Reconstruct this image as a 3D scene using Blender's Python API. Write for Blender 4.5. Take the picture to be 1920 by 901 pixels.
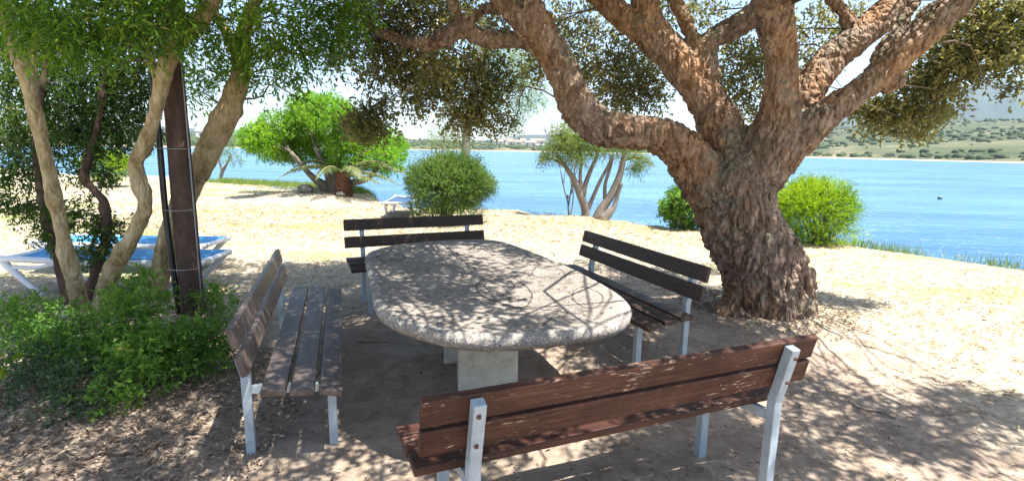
import bpy, bmesh, math, random
import numpy as np
from mathutils import Vector, Matrix, noise

random.seed(7)
rng = np.random.default_rng(11)
scene = bpy.context.scene
for o in list(bpy.data.objects): bpy.data.objects.remove(o)
COL = scene.collection

# ------------------------------------------------------------------ camera, sky, sun, exposure
FP, PITCH, ROLL, CAMH = 974.85, .1753, .0171, 1.65
_fw = np.array([0, math.cos(PITCH), -math.sin(PITCH)])
_up = np.array([0, math.sin(PITCH), math.cos(PITCH)])
_rt = np.array([1., 0, 0])
RT = math.cos(ROLL)*_rt + math.sin(ROLL)*_up
UP = -math.sin(ROLL)*_rt + math.cos(ROLL)*_up
cam = bpy.data.cameras.new('camera'); cam_o = bpy.data.objects.new('camera', cam); COL.objects.link(cam_o)
cam.sensor_width = 36; cam.lens = 36*FP/1920; cam.clip_start = .05; cam.clip_end = 20000
m = Matrix.Identity(4)
for i in range(3):
    m[i][0], m[i][1], m[i][2] = RT[i], UP[i], -_fw[i]
m[2][3] = CAMH
cam_o.matrix_world = m
scene.camera = cam_o

SUNV = Vector((.372, -.173, 1.0)).normalized()          # towards the sun: high, from the right and a little behind
world = bpy.data.worlds.new('World'); scene.world = world; world.use_nodes = True
wn = world.node_tree; bg = wn.nodes['Background']
sky = wn.nodes.new('ShaderNodeTexSky'); sky.sky_type = 'NISHITA'; sky.sun_disc = False
sky.sun_elevation = math.asin(SUNV.z); sky.sun_rotation = math.atan2(SUNV.x, SUNV.y)
sky.air_density = 1.0; sky.dust_density = 1.0; sky.ozone_density = 1.0
wn.links.new(sky.outputs[0], bg.inputs[0]); bg.inputs[1].default_value = .10
sun = bpy.data.lights.new('sun', 'SUN'); sun.energy = 5.0; sun.angle = math.radians(.5); sun.color = (1, .96, .90)
sun_o = bpy.data.objects.new('sun', sun); COL.objects.link(sun_o)
sun_o.rotation_euler = SUNV.to_track_quat('Z', 'Y').to_euler(); sun_o.location = (0, 0, 60)
vs = scene.view_settings
vs.view_transform = 'Standard'; vs.look = 'None'; vs.gamma = 1; vs.use_curve_mapping = False
vs.exposure = 1.6

# ------------------------------------------------------------------ helpers
def ray(x, y): return _fw + RT*(x-960)/FP + UP*(450.5-y)/FP
def P(x, y, Y):                                          # the point seen at photo pixel (x, y) that stands Y metres away
    d = ray(x, y); return np.array([0, 0, CAMH]) + d*(Y/d[1])
def G(x, y, z=0.):                                       # the same on the level z
    d = ray(x, y); return np.array([0, 0, CAMH]) + d*((z-CAMH)/d[2])
def pr(hw, p):                                            # radius of a limb that looks hw photo pixels wide to each side
    q = p-np.array([0, 0, CAMH]); z = float(np.dot(q, _fw)); return hw*z/FP/math.sqrt(1+(float(np.dot(q, RT))/z)**2)

def tag(o, label=None, cat=None, group=None, kind=None):
    if label: o['label'] = label
    if cat: o['category'] = cat
    if group: o['group'] = group
    if kind: o['kind'] = kind
    return o
def empty(name, loc, rz=0):
    o = bpy.data.objects.new(name, None); COL.objects.link(o); o.location = loc; o.rotation_euler = (0, 0, rz)
    o.empty_display_size = .1
    return o
def link(name, me, mat, parent=None):
    o = bpy.data.objects.new(name, me); COL.objects.link(o)
    if mat is not None and not me.materials: me.materials.append(mat)
    if parent is not None: o.parent = parent
    return o
def mesh_np(name, V, F, smooth=True, attr=None):
    """V (n,3); F list of arrays (each (k,m)) or list of tuples"""
    me = bpy.data.meshes.new(name)
    if isinstance(F, np.ndarray): F = [F]
    V = np.asarray(V, dtype=np.float32)
    me.vertices.add(len(V)); me.vertices.foreach_set('co', V.ravel())
    idx = np.concatenate([f.ravel() for f in F]).astype(np.int32)
    tot = np.concatenate([np.full(len(f), f.shape[1]) for f in F]).astype(np.int32)
    st = np.concatenate([[0], np.cumsum(tot)[:-1]]).astype(np.int32)
    me.loops.add(len(idx)); me.loops.foreach_set('vertex_index', idx)
    me.polygons.add(len(tot)); me.polygons.foreach_set('loop_start', st)
    me.polygons.foreach_set('use_smooth', np.full(len(tot), smooth))
    if attr is not None:
        a = me.attributes.new('var', 'FLOAT', 'POINT'); a.data.foreach_set('value', np.asarray(attr, dtype=np.float32))
    me.update(calc_edges=True); me.validate()
    return me

def catmull(pts, n):
    pts = np.asarray(pts, float); k = len(pts)
    e = np.vstack([2*pts[0]-pts[1], pts, 2*pts[-1]-pts[-2]])
    t = np.linspace(0, k-1, n); i = np.minimum(t.astype(int), k-2); u = (t-i)[:, None]
    a, b, c, d = e[i], e[i+1], e[i+2], e[i+3]
    return .5*((2*b)+(c-a)*u+(2*a-5*b+4*c-d)*u*u+(3*b-a-3*c+d)*u**3)

class Tubes:
    def __init__(s): s.V = []; s.Q = []; s.T = []; s.n = 0
    def add(s, pts, rad, seg=8, n=None, wob=0.):
        pts = np.asarray(pts, float); rad = np.asarray(rad, float)
        if n:
            pr_ = catmull(np.hstack([pts, rad[:, None]]), n); pts, rad = pr_[:, :3], np.maximum(pr_[:, 3], .0006)
        k = len(pts)
        tan = np.gradient(pts, axis=0); tan /= np.linalg.norm(tan, axis=1)[:, None]+1e-9
        ref = np.array([0, 0, 1.]) if abs(tan[0][2]) < .9 else np.array([1., 0, 0])
        u = np.cross(tan[0], ref); u /= np.linalg.norm(u); rings = []
        a = np.linspace(0, 2*np.pi, seg, endpoint=False)
        for i in range(k):
            u = u - tan[i]*np.dot(u, tan[i]); u /= np.linalg.norm(u)+1e-9
            v = np.cross(tan[i], u)
            rr = rad[i]*(1+wob*rng.normal(0, 1, seg)) if wob else rad[i]*np.ones(seg)
            rings.append(pts[i]+(np.cos(a)*rr)[:, None]*u+(np.sin(a)*rr)[:, None]*v)
        b = s.n; s.V.append(np.vstack(rings+[pts[:1], pts[-1:]])); s.n += k*seg+2
        i = np.arange(k-1)[:, None]*seg; j = np.arange(seg)[None]; j2 = (j+1) % seg
        s.Q.append(np.stack([b+i+j, b+i+j2, b+i+seg+j2, b+i+seg+j], -1).reshape(-1, 4))
        j = np.arange(seg); j2 = (j+1) % seg
        s.T.append(np.stack([np.full(seg, b+k*seg), b+j2, b+j], -1))
        s.T.append(np.stack([np.full(seg, b+k*seg+1), b+(k-1)*seg+j, b+(k-1)*seg+j2], -1))
    def mesh(s, name, off=(0, 0, 0)): return mesh_np(name, np.vstack(s.V)-np.asarray(off), [np.vstack(s.Q), np.vstack(s.T)])

def box_mesh(name, sx, sy, sz, bev=.004, seg=2):
    bm = bmesh.new(); bmesh.ops.create_cube(bm, size=1)
    bmesh.ops.scale(bm, vec=(sx, sy, sz), verts=bm.verts)
    if bev: bmesh.ops.bevel(bm, geom=list(bm.edges), offset=bev, segments=seg, affect='EDGES', profile=.5)
    me = bpy.data.meshes.new(name); bm.to_mesh(me); bm.free(); return me
def prism_mesh(name, poly, x0, x1, bev=0):
    """polygon in (y,z) extruded along x"""
    bm = bmesh.new(); a = [bm.verts.new((x0, y, z)) for y, z in poly]; b = [bm.verts.new((x1, y, z)) for y, z in poly]
    bm.faces.new(a); bm.faces.new(b[::-1]); n = len(poly)
    for i in range(n): bm.faces.new((a[i], b[i], b[(i+1) % n], a[(i+1) % n]))
    bmesh.ops.recalc_face_normals(bm, faces=bm.faces)
    if bev: bmesh.ops.bevel(bm, geom=list(bm.edges), offset=bev, segments=2, affect='EDGES', profile=.5)
    me = bpy.data.meshes.new(name); bm.to_mesh(me); bm.free(); return me
def cyl_mesh(name, r, h, seg=10, r2=None):
    bm = bmesh.new(); bmesh.ops.create_cone(bm, cap_ends=True, segments=seg, radius1=r, radius2=r if r2 is None else r2, depth=h)
    me = bpy.data.meshes.new(name); bm.to_mesh(me); bm.free(); return me

# ------------------------------------------------------------------ materials
def newmat(name):
    mt = bpy.data.materials.new(name); mt.use_nodes = True
    nt = mt.node_tree; b = nt.nodes['Principled BSDF']; return mt, nt, b
def nd(nt, t, **kw):
    n = nt.nodes.new('ShaderNode'+t)
    for k, v in kw.items():
        if k.startswith('i_'): n.inputs[k[2:]].default_value = v
        else: setattr(n, k, v)
    return n
def ramp(nt, fac, stops):
    r = nt.nodes.new('ShaderNodeValToRGB'); e = r.color_ramp.elements
    while len(e) < len(stops): e.new(.5)
    for el, (p, c) in zip(e, stops): el.position = p; el.color = (c[0], c[1], c[2], 1) if len(c) == 3 else c
    nt.links.new(fac, r.inputs[0]); return r.outputs[0]
def coords(nt, scale=(1, 1, 1), kind='Object', loc=(0, 0, 0)):
    tc = nt.nodes.new('ShaderNodeTexCoord'); mp = nt.nodes.new('ShaderNodeMapping')
    mp.inputs['Scale'].default_value = scale; mp.inputs['Location'].default_value = loc
    nt.links.new(tc.outputs[kind], mp.inputs[0]); return mp.outputs[0]
def noi(nt, vec, scale, detail=4, rough=.55, dist=0):
    n = nd(nt, 'TexNoise'); n.inputs['Scale'].default_value = scale; n.inputs['Detail'].default_value = detail
    n.inputs['Roughness'].default_value = rough; n.inputs['Distortion'].default_value = dist
    nt.links.new(vec, n.inputs['Vector']); return n.outputs['Fac']
def mixc(nt, fac, a, b):
    n = nt.nodes.new('ShaderNodeMix'); n.data_type = 'RGBA'
    for s, v in ((0, fac), (6, a), (7, b)):
        if hasattr(v, 'links') or isinstance(v, bpy.types.NodeSocket): nt.links.new(v, n.inputs[s])
        else: n.inputs[s].default_value = v if s == 0 else (v[0], v[1], v[2], 1)
    return n.outputs[2]
def mth(nt, op, a, b=None, clamp=False):
    n = nt.nodes.new('ShaderNodeMath'); n.operation = op; n.use_clamp = clamp
    for s, v in ((0, a), (1, b)):
        if v is None: continue
        if isinstance(v, bpy.types.NodeSocket): nt.links.new(v, n.inputs[s])
        else: n.inputs[s].default_value = v
    return n.outputs[0]
def bump(nt, b, h, strength=.5, dist=.01):
    n = nt.nodes.new('ShaderNodeBump'); n.inputs['Strength'].default_value = strength; n.inputs['Distance'].default_value = dist
    nt.links.new(h, n.inputs['Height']); nt.links.new(n.outputs[0], b.inputs['Normal'])

def leaf_mat(name, stops, trans=.4, tint=(1.25, 1.3, .6), rough=.5, spec=.35):
    mt, nt, b = newmat(name)
    at = nd(nt, 'Attribute', attribute_name='var'); c = ramp(nt, at.outputs['Fac'], stops)
    nt.links.new(c, b.inputs['Base Color']); b.inputs['Roughness'].default_value = rough
    b.inputs['Specular IOR Level'].default_value = spec
    tr = nd(nt, 'BsdfTranslucent'); mu = nt.nodes.new('ShaderNodeMix'); mu.data_type = 'RGBA'; mu.blend_type = 'MULTIPLY'
    mu.inputs[0].default_value = 1; nt.links.new(c, mu.inputs[6]); mu.inputs[7].default_value = (*tint, 1)
    nt.links.new(mu.outputs[2], tr.inputs[0])
    ms = nd(nt, 'MixShader'); ms.inputs[0].default_value = trans
    nt.links.new(b.outputs[0], ms.inputs[1]); nt.links.new(tr.outputs[0], ms.inputs[2])
    nt.links.new(ms.outputs[0], nt.nodes['Material Output'].inputs[0]); return mt

M = {}
M['cork_leaf'] = leaf_mat('cork_leaf', [(0, (.075, .09, .04)), (.5, (.175, .18, .075)), (.85, (.30, .28, .12)), (1, (.42, .33, .16))], .52, (1.25, 1.2, .6), .38, .6)
M['narrow_leaf'] = leaf_mat('narrow_leaf', [(0, (.045, .10, .022)), (.5, (.11, .21, .032)), (.85, (.22, .35, .045)), (1, (.36, .36, .08))], .52, (1.3, 1.5, .5))
M['dark_leaf'] = leaf_mat('dark_leaf', [(0, (.03, .065, .02)), (.6, (.065, .13, .03)), (.9, (.14, .21, .04)), (1, (.28, .24, .05))], .45)
M['shrub_leaf'] = leaf_mat('shrub_leaf', [(0, (.05, .12, .025)), (.5, (.13, .26, .05)), (.9, (.21, .37, .06)), (1, (.34, .37, .10))], .5)
M['dull_leaf'] = leaf_mat('dull_leaf', [(0, (.04, .08, .04)), (.6, (.08, .14, .06)), (1, (.16, .17, .09))], .35)
M['pine_leaf'] = leaf_mat('pine_leaf', [(0, (.09, .19, .02)), (.5, (.18, .34, .03)), (1, (.31, .45, .045))], .5, (1.3, 1.45, .4))
M['lime_leaf'] = leaf_mat('lime_leaf', [(0, (.10, .19, .015)), (.5, (.23, .36, .022)), (1, (.40, .48, .035))], .5, (1.3, 1.35, .4))
M['round_leaf'] = leaf_mat('round_leaf', [(0, (.05, .10, .025)), (.5, (.11, .19, .04)), (1, (.24, .33, .08))], .45)
M['willow_leaf'] = leaf_mat('willow_leaf', [(0, (.10, .15, .04)), (.5, (.19, .25, .06)), (1, (.32, .36, .09))], .45)
M['pale_leaf'] = leaf_mat('pale_leaf', [(0, (.09, .15, .06)), (.5, (.17, .26, .09)), (1, (.30, .36, .12))], .45)
M['dry_leaf'] = leaf_mat('dry_leaf', [(0, (.10, .07, .05)), (.5, (.22, .16, .11)), (.85, (.36, .28, .2)), (1, (.5, .4, .3))], .15, (1, .9, .7), .7)
M['palm_leaf'] = leaf_mat('palm_leaf', [(0, (.07, .11, .04)), (.6, (.15, .2, .07)), (1, (.3, .3, .13))], .3)
M['straw'] = leaf_mat('straw', [(0, (.10, .065, .03)), (.35, (.32, .22, .10)), (.7, (.52, .41, .23)), (1, (.68, .58, .38))], .25, (1, .95, .7), .7)
M['green_grass'] = leaf_mat('green_grass', [(0, (.10, .18, .04)), (.6, (.22, .32, .07)), (1, (.4, .42, .14))], .4)

def bark_mat(name, stops, scale=6, stretch=.45, lichen=None, bumpd=.02, rough=.9, warm=None, crack=0):
    mt, nt, b = newmat(name)
    v = coords(nt, (1, 1, stretch)); n1 = noi(nt, v, scale, 6, .65, .6); n2 = noi(nt, v, scale*5, 4, .6)
    f = mth(nt, 'ADD', mth(nt, 'MULTIPLY', n1, .7), mth(nt, 'MULTIPLY', n2, .3))
    c = ramp(nt, f, stops)
    if warm:
        w1 = nt.nodes.new('ShaderNodeMapRange'); w1.inputs[1].default_value = .47; w1.inputs[2].default_value = .62; nt.links.new(noi(nt, coords(nt, loc=(7, 2, 5)), 1.5, 5, .6), w1.inputs[0])
        c = mixc(nt, mth(nt, 'MULTIPLY', w1.outputs[0], .65), c, ramp(nt, f, [(.35, warm[0]), (.6, warm[1])]))
    if lichen:
        v2 = coords(nt); l1 = noi(nt, v2, 2.6, 6, .7)
        g = nt.nodes.new('ShaderNodeNewGeometry'); sp = nt.nodes.new('ShaderNodeSeparateXYZ'); nt.links.new(g.outputs['Normal'], sp.inputs[0])
        w = mth(nt, 'ADD', l1, mth(nt, 'MULTIPLY', sp.outputs[2], .12))
        mr = nt.nodes.new('ShaderNodeMapRange'); mr.inputs[1].default_value = .54; mr.inputs[2].default_value = .66
        nt.links.new(w, mr.inputs[0])
        lc = ramp(nt, noi(nt, v2, 30, 3), [(.3, lichen[0]), (.7, lichen[1])])
        c = mixc(nt, mth(nt, 'MULTIPLY', mr.outputs[0], .6), c, lc)
    h = f
    if crack:
        wv = nt.nodes.new('ShaderNodeMix'); wv.data_type = 'RGBA'; wv.blend_type = 'LINEAR_LIGHT'; wv.inputs[0].default_value = .06
        nz = nd(nt, 'TexNoise'); nz.inputs['Scale'].default_value = 6; nt.links.new(v, nz.inputs['Vector']); nt.links.new(v, wv.inputs[6]); nt.links.new(nz.outputs['Color'], wv.inputs[7])
        vo = nd(nt, 'TexVoronoi', feature='DISTANCE_TO_EDGE'); vo.inputs['Scale'].default_value = crack; nt.links.new(wv.outputs[2], vo.inputs['Vector'])
        cm = nt.nodes.new('ShaderNodeMapRange'); cm.inputs[1].default_value = 0; cm.inputs[2].default_value = .16; nt.links.new(vo.outputs['Distance'], cm.inputs[0])
        h = mth(nt, 'ADD', mth(nt, 'MULTIPLY', f, .8), mth(nt, 'MULTIPLY', cm.outputs[0], .42))
    nt.links.new(c, b.inputs['Base Color']); b.inputs['Roughness'].default_value = rough
    b.inputs['Specular IOR Level'].default_value = .15
    bump(nt, b, h, 1.0 if crack else .8, bumpd); return mt
M['cork_bark'] = bark_mat('cork_bark', [(.32, (.06, .042, .034)), (.44, (.165, .112, .082)), (.54, (.29, .21, .158)), (.66, (.43, .345, .28))], 11, .5,
                          ((.09, .085, .06), (.26, .26, .18)), .035, .9, ((.14, .062, .03), (.50, .27, .125)), 15)
M['smooth_bark'] = bark_mat('smooth_bark', [(.34, (.12, .085, .045)), (.45, (.29, .215, .115)), (.55, (.42, .325, .19)), (.64, (.52, .43, .29))], 9, .5, ((.30, .22, .06), (.34, .30, .2)), .02, .9, None, 11)
M['dark_bark'] = bark_mat('dark_bark', [(.3, (.04, .028, .022)), (.7, (.14, .09, .07))], 8, .4, None, .01)
M['grey_bark'] = bark_mat('grey_bark', [(.3, (.10, .085, .07)), (.7, (.27, .23, .19))], 6, .4, None, .01)
M['twig'] = bark_mat('twig', [(.3, (.09, .06, .045)), (.7, (.2, .15, .11))], 10, .5, None, .004)

def wood_mat(name, dark, mid, light, worn, worn_amt=.6, rough=.55, spec=.3):
    mt, nt, b = newmat(name)
    tc = nt.nodes.new('ShaderNodeTexCoord'); oi = nt.nodes.new('ShaderNodeObjectInfo')
    sc = nt.nodes.new('ShaderNodeVectorMath'); sc.operation = 'ADD'
    cb = nt.nodes.new('ShaderNodeCombineXYZ'); r10 = mth(nt, 'MULTIPLY', oi.outputs['Random'], 17.)
    nt.links.new(r10, cb.inputs[0]); nt.links.new(r10, cb.inputs[1])
    nt.links.new(tc.outputs['Object'], sc.inputs[0]); nt.links.new(cb.outputs[0], sc.inputs[1])
    def mp(s):
        n = nt.nodes.new('ShaderNodeMapping'); n.inputs['Scale'].default_value = s; nt.links.new(sc.outputs[0], n.inputs[0]); return n.outputs[0]
    g = noi(nt, mp((1.2, 26, 26)), 3, 6, .65, .3); g2 = noi(nt, mp((1, 3, 3)), 2.5, 4)
    f = mth(nt, 'ADD', mth(nt, 'MULTIPLY', g, .6), mth(nt, 'MULTIPLY', g2, .4))
    c = ramp(nt, f, [(.32, dark), (.5, mid), (.68, light)])
    w = noi(nt, mp((4, 22, 22)), 4, 5, .7); mr = nt.nodes.new('ShaderNodeMapRange'); mr.inputs[1].default_value = worn_amt; mr.inputs[2].default_value = worn_amt+.07
    nt.links.new(mth(nt, 'ADD', w, mth(nt, 'MULTIPLY', mth(nt, 'SUBTRACT', noi(nt, mp((1, 1, 1)), 2.1, 3), .55), .5)), mr.inputs[0]); c = mixc(nt, mr.outputs[0], c, worn)
    nt.links.new(c, b.inputs['Base Color'])
    rr = nt.nodes.new('ShaderNodeMapRange'); rr.inputs[3].default_value = rough-.12; rr.inputs[4].default_value = rough+.2
    nt.links.new(g2, rr.inputs[0]); nt.links.new(rr.outputs[0], b.inputs['Roughness']); b.inputs['Specular IOR Level'].default_value = spec
    bump(nt, b, g, .5, .004); return mt
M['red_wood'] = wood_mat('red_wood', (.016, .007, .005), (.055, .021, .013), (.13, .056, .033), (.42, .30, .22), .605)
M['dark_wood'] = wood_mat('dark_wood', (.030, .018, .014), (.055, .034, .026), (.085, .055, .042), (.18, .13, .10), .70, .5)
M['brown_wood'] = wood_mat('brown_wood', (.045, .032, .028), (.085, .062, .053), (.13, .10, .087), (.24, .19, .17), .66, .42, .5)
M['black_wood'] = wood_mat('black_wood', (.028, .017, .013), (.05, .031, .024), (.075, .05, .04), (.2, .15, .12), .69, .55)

def plain(name, col, rough=.5, metal=0, spec=.5, var=.15, scale=8, bmp=0):
    mt, nt, b = newmat(name); v = coords(nt); n = noi(nt, v, scale, 5, .6)
    lo = tuple(max(0, c*(1-var)) for c in col); hi = tuple(min(1, c*(1+var)) for c in col)
    nt.links.new(ramp(nt, n, [(.3, lo), (.7, hi)]), b.inputs['Base Color'])
    b.inputs['Roughness'].default_value = rough; b.inputs['Metallic'].default_value = metal; b.inputs['Specular IOR Level'].default_value = spec
    if bmp: bump(nt, b, noi(nt, v, scale*6, 4), .5, bmp)
    return mt
def metal_mat():
    mt, nt, b = newmat('painted_steel'); v = coords(nt)
    n = noi(nt, v, 14, 5, .65); n2 = noi(nt, v, 5, 6, .7)
    c = ramp(nt, n, [(.3, (.27, .33, .38)), (.7, (.41, .47, .52))])
    mr = nt.nodes.new('ShaderNodeMapRange'); mr.inputs[1].default_value = .62; mr.inputs[2].default_value = .72; nt.links.new(n2, mr.inputs[0])
    c = mixc(nt, mr.outputs[0], c, (.28, .22, .17))
    nt.links.new(c, b.inputs['Base Color']); b.inputs['Roughness'].default_value = .45; b.inputs['Metallic'].default_value = .1
    bump(nt, b, n, .2, .002); return mt
M['steel'] = metal_mat()
M['rust'] = plain('rust', (.15, .07, .045), .75, .2, .3, .3, 60)
M['dark_steel'] = plain('dark_steel', (.10, .10, .10), .5, .4, .5, .2)
M['white_plastic'] = plain('white_plastic', (.72, .73, .76), .4, 0, .5, .06, 5)
M['blue_sling'] = plain('blue_sling', (.06, .27, .50), .65, 0, .3, .18, 9, .002)
M['navy_sling'] = plain('navy_sling', (.04, .08, .16), .65, 0, .3, .15, 9, .002)
M['pipe'] = plain('pipe', (.018, .017, .02), .4, 0, .5, .2)
M['strap'] = plain('strap', (.30, .30, .31), .5, .3, .5, .1)
M['house_wall'] = plain('house_wall', (.72, .66, .58), .8, 0, .2, .06, .3)
M['house_roof'] = plain('house_roof', (.32, .22, .17), .8, 0, .2, .12, .3)
M['buoy'] = plain('buoy', (.03, .03, .045), .5, 0, .5, .1)
M['stone'] = plain('stone', (.2, .18, .15), .85, 0, .2, .25, 14, .006)

def concrete_mat(name, base, specks, amt, sc=90):
    mt, nt, b = newmat(name); v = coords(nt)
    n = noi(nt, v, 2.2, 6, .65); n = mth(nt, 'ADD', mth(nt, 'MULTIPLY', n, .65), mth(nt, 'MULTIPLY', noi(nt, v, 9, 6, .7, .8), .35)); c = ramp(nt, n, [(.34, tuple(x*.5 for x in base)), (.48, base), (.66, tuple(min(1, x*1.3) for x in base))])
    vo = nd(nt, 'TexVoronoi'); vo.inputs['Scale'].default_value = sc; nt.links.new(v, vo.inputs['Vector'])
    sp = ramp(nt, vo.outputs['Color'], [(.2, specks[0]), (.5, specks[1]), (.8, specks[2])])
    msk = noi(nt, v, sc*.55, 3, .6); mr = nt.nodes.new('ShaderNodeMapRange'); mr.inputs[1].default_value = .5; mr.inputs[2].default_value = .56; nt.links.new(msk, mr.inputs[0])
    c = mixc(nt, mth(nt, 'MULTIPLY', mr.outputs[0], amt), c, sp)
    nt.links.new(c, b.inputs['Base Color']); b.inputs['Roughness'].default_value = .85; b.inputs['Specular IOR Level'].default_value = .2
    bump(nt, b, mth(nt, 'ADD', msk, mth(nt, 'MULTIPLY', noi(nt, v, 14, 5), .7)), .55, .006); return mt
SPK = ((.06, .055, .05), (.30, .27, .24), (.6, .56, .5))
M['table_top'] = concrete_mat('table_top', (.215, .183, .152), SPK, .45)
M['table_edge'] = concrete_mat('table_edge', (.25, .225, .195), SPK, .9, 130)
M['pedestal'] = concrete_mat('pedestal', (.50, .45, .36), ((.2, .18, .15), (.5, .46, .38), (.65, .6, .5)), .55, 120)
M['groove'] = plain('groove', (.08, .07, .064), .9, 0, .1, .3, 30)

def ground_mat():
    mt, nt, b = newmat('ground'); v = coords(nt)
    fine = noi(nt, v, 34, 6, .7); mid = noi(nt, v, 5.5, 6, .65, .4); big = noi(nt, v, .55, 5, .6)
    sand = ramp(nt, mth(nt, 'ADD', mth(nt, 'MULTIPLY', fine, .4), mth(nt, 'MULTIPLY', mid, .6)),
                [(.32, (.17, .125, .095)), (.5, (.29, .225, .17)), (.66, (.40, .325, .25))])
    vs_ = coords(nt, (1, 1.8, 1)); f2 = noi(nt, vs_, 16, 7, .75, .5)
    dry = ramp(nt, mth(nt, 'ADD', mth(nt, 'MULTIPLY', f2, .6), mth(nt, 'MULTIPLY', mid, .4)),
               [(.35, (.13, .095, .065)), (.43, (.29, .23, .155)), (.51, (.42, .36, .26)), (.64, (.52, .475, .375))])
    gp = noi(nt, coords(nt, (.6, 1.6, 1), loc=(3.1, .4, 0)), .45, 4, .55)
    green = ramp(nt, f2, [(.3, (.16, .20, .06)), (.65, (.36, .38, .14))])
    mr = nt.nodes.new('ShaderNodeMapRange'); mr.inputs[1].default_value = .53; mr.inputs[2].default_value = .64; nt.links.new(gp, mr.inputs[0])
    # green turf only away from the trodden sand round the table
    sx = nt.nodes.new('ShaderNodeSeparateXYZ'); tc = nt.nodes.new('ShaderNodeTexCoord'); nt.links.new(tc.outputs['Object'], sx.inputs[0])
    dx = mth(nt, 'MULTIPLY', mth(nt, 'SUBTRACT', sx.outputs[0], .1), .34); dy = mth(nt, 'MULTIPLY', mth(nt, 'SUBTRACT', sx.outputs[1], 3.0), .27)
    d = mth(nt, 'SQRT', mth(nt, 'ADD', mth(nt, 'MULTIPLY', dx, dx), mth(nt, 'MULTIPLY', dy, dy)))
    d = mth(nt, 'ADD', d, mth(nt, 'MULTIPLY', mth(nt, 'SUBTRACT', big, .5), .9))
    d = mth(nt, 'ADD', d, mth(nt, 'MULTIPLY', mth(nt, 'SUBTRACT', mid, .5), .6))
    m2 = nt.nodes.new('ShaderNodeMapRange'); m2.inputs[1].default_value = .85; m2.inputs[2].default_value = 1.25; nt.links.new(d, m2.inputs[0])
    far = mth(nt, 'GREATER_THAN', d, 1.5)
    dg = mixc(nt, mth(nt, 'MULTIPLY', mr.outputs[0], mth(nt, 'MULTIPLY', far, .7)), dry, green)
    c = mixc(nt, m2.outputs[0], sand, dg)
    nt.links.new(c, b.inputs['Base Color']); b.inputs['Roughness'].default_value = .95; b.inputs['Specular IOR Level'].default_value = .1
    bump(nt, b, mth(nt, 'ADD', mth(nt, 'MULTIPLY', fine, .35), mid), .7, .03); return mt
M['ground'] = ground_mat()

def water_mat():
    mt, nt, b = newmat('water')
    w1 = noi(nt, coords(nt, (.35, 1.1, 1)), 1.6, 5, .6, .4); w2 = noi(nt, coords(nt, (.05, .22, 1)), 1.0, 5, .6)
    w3 = noi(nt, coords(nt, (.9, 2.2, 1), loc=(4, 1, 0)), 3.2, 3, .5)
    c = ramp(nt, w2, [(.36, (.028, .115, .235)), (.64, (.075, .20, .33))])
    nt.links.new(c, b.inputs['Base Color']); b.inputs['Roughness'].default_value = .2; b.inputs['IOR'].default_value = 1.33
    bump(nt, b, mth(nt, 'ADD', mth(nt, 'ADD', w1, mth(nt, 'MULTIPLY', w2, 1.5)), mth(nt, 'MULTIPLY', w3, .35)), 1.0, .35); return mt
M['water'] = water_mat()

def scrub_mat(name, sc, stops):
    mt, nt, b = newmat(name); v = coords(nt, (1, .55, 1))
    n = noi(nt, v, sc, 7, .62, .3); n2 = noi(nt, v, sc*9, 4, .6)
    c = ramp(nt, mth(nt, 'ADD', mth(nt, 'MULTIPLY', n, .75), mth(nt, 'MULTIPLY', n2, .25)), stops)
    nt.links.new(c, b.inputs['Base Color']); b.inputs['Roughness'].default_value = 1; b.inputs['Specular IOR Level'].default_value = .05; return mt
M['scrub'] = scrub_mat('scrub', .012, [(.36, (.055, .07, .04)), (.50, (.09, .10, .055)), (.565, (.16, .145, .09)), (.60, (.30, .22, .155)), (.7, (.38, .30, .22))])
M['hill'] = scrub_mat('hill', .0022, [(.35, (.035, .05, .035)), (.6, (.06, .075, .05)), (.75, (.10, .10, .07))])
M['scrub_bush'] = scrub_mat('scrub_bush', .03, [(.3, (.035, .055, .03)), (.7, (.09, .11, .055))])
M['beach'] = plain('beach', (.45, .36, .27), .9, 0, .1, .15, .05)

# ------------------------------------------------------------------ the ground, the lake, the far shore
EDGE = np.array([(-400, 120), (-80, 52), (-40, 37), (-20, 28), (-12.7, 22.9), (-7.7, 20.9), (-5, 17.4), (-3.4, 15.1), (0, 14.1), (1.87, 13.0), (3.3, 11.5),
                 (6.2, 9.3), (7.6, 7.5), (10, 4.5), (16, -4), (24, -16), (120, -160)], float)
BUMPS = [(.51, 2.1, .046, .7), (-1.55, 3.4, -.035, .8), (1.1, 4.3, .10, .6), (-.95, 5.5, -.06, .8), (2.55, 4.9, .16, .75),
         (-6.2, 16.6, .35, 1.0), (-3.5, 4.4, .10, .9), (-2.4, 3.1, .05, .7)]
def edge_dist(x, y):
    x = np.asarray(x, float); y = np.asarray(y, float); best = np.full(x.shape, 1e9)
    for (ax, ay), (bx, by) in zip(EDGE[:-1], EDGE[1:]):
        dx, dy = bx-ax, by-ay; t = np.clip(((x-ax)*dx+(y-ay)*dy)/(dx*dx+dy*dy), 0, 1)
        best = np.minimum(best, np.hypot(x-ax-t*dx, y-ay-t*dy))
    return np.where(y < np.interp(x, EDGE[:, 0], EDGE[:, 1]), best, -best)      # >0 on land
def vn(x, y, s, seed=0.):
    """cheap smooth pseudo-noise, vectorised"""
    r = 0
    for k, (a, b, c) in enumerate([(1, .3, 0), (-.45, 1.1, 1.7), (.8, -.9, 3.1), (1.7, .6, 5.2), (-1.3, 1.9, .4), (2.3, -1.7, 2.2)]):
        r = r+np.sin((a*x+b*y)*s+c+seed*(k+1))*(1-.1*k)
    return r/6
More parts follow.
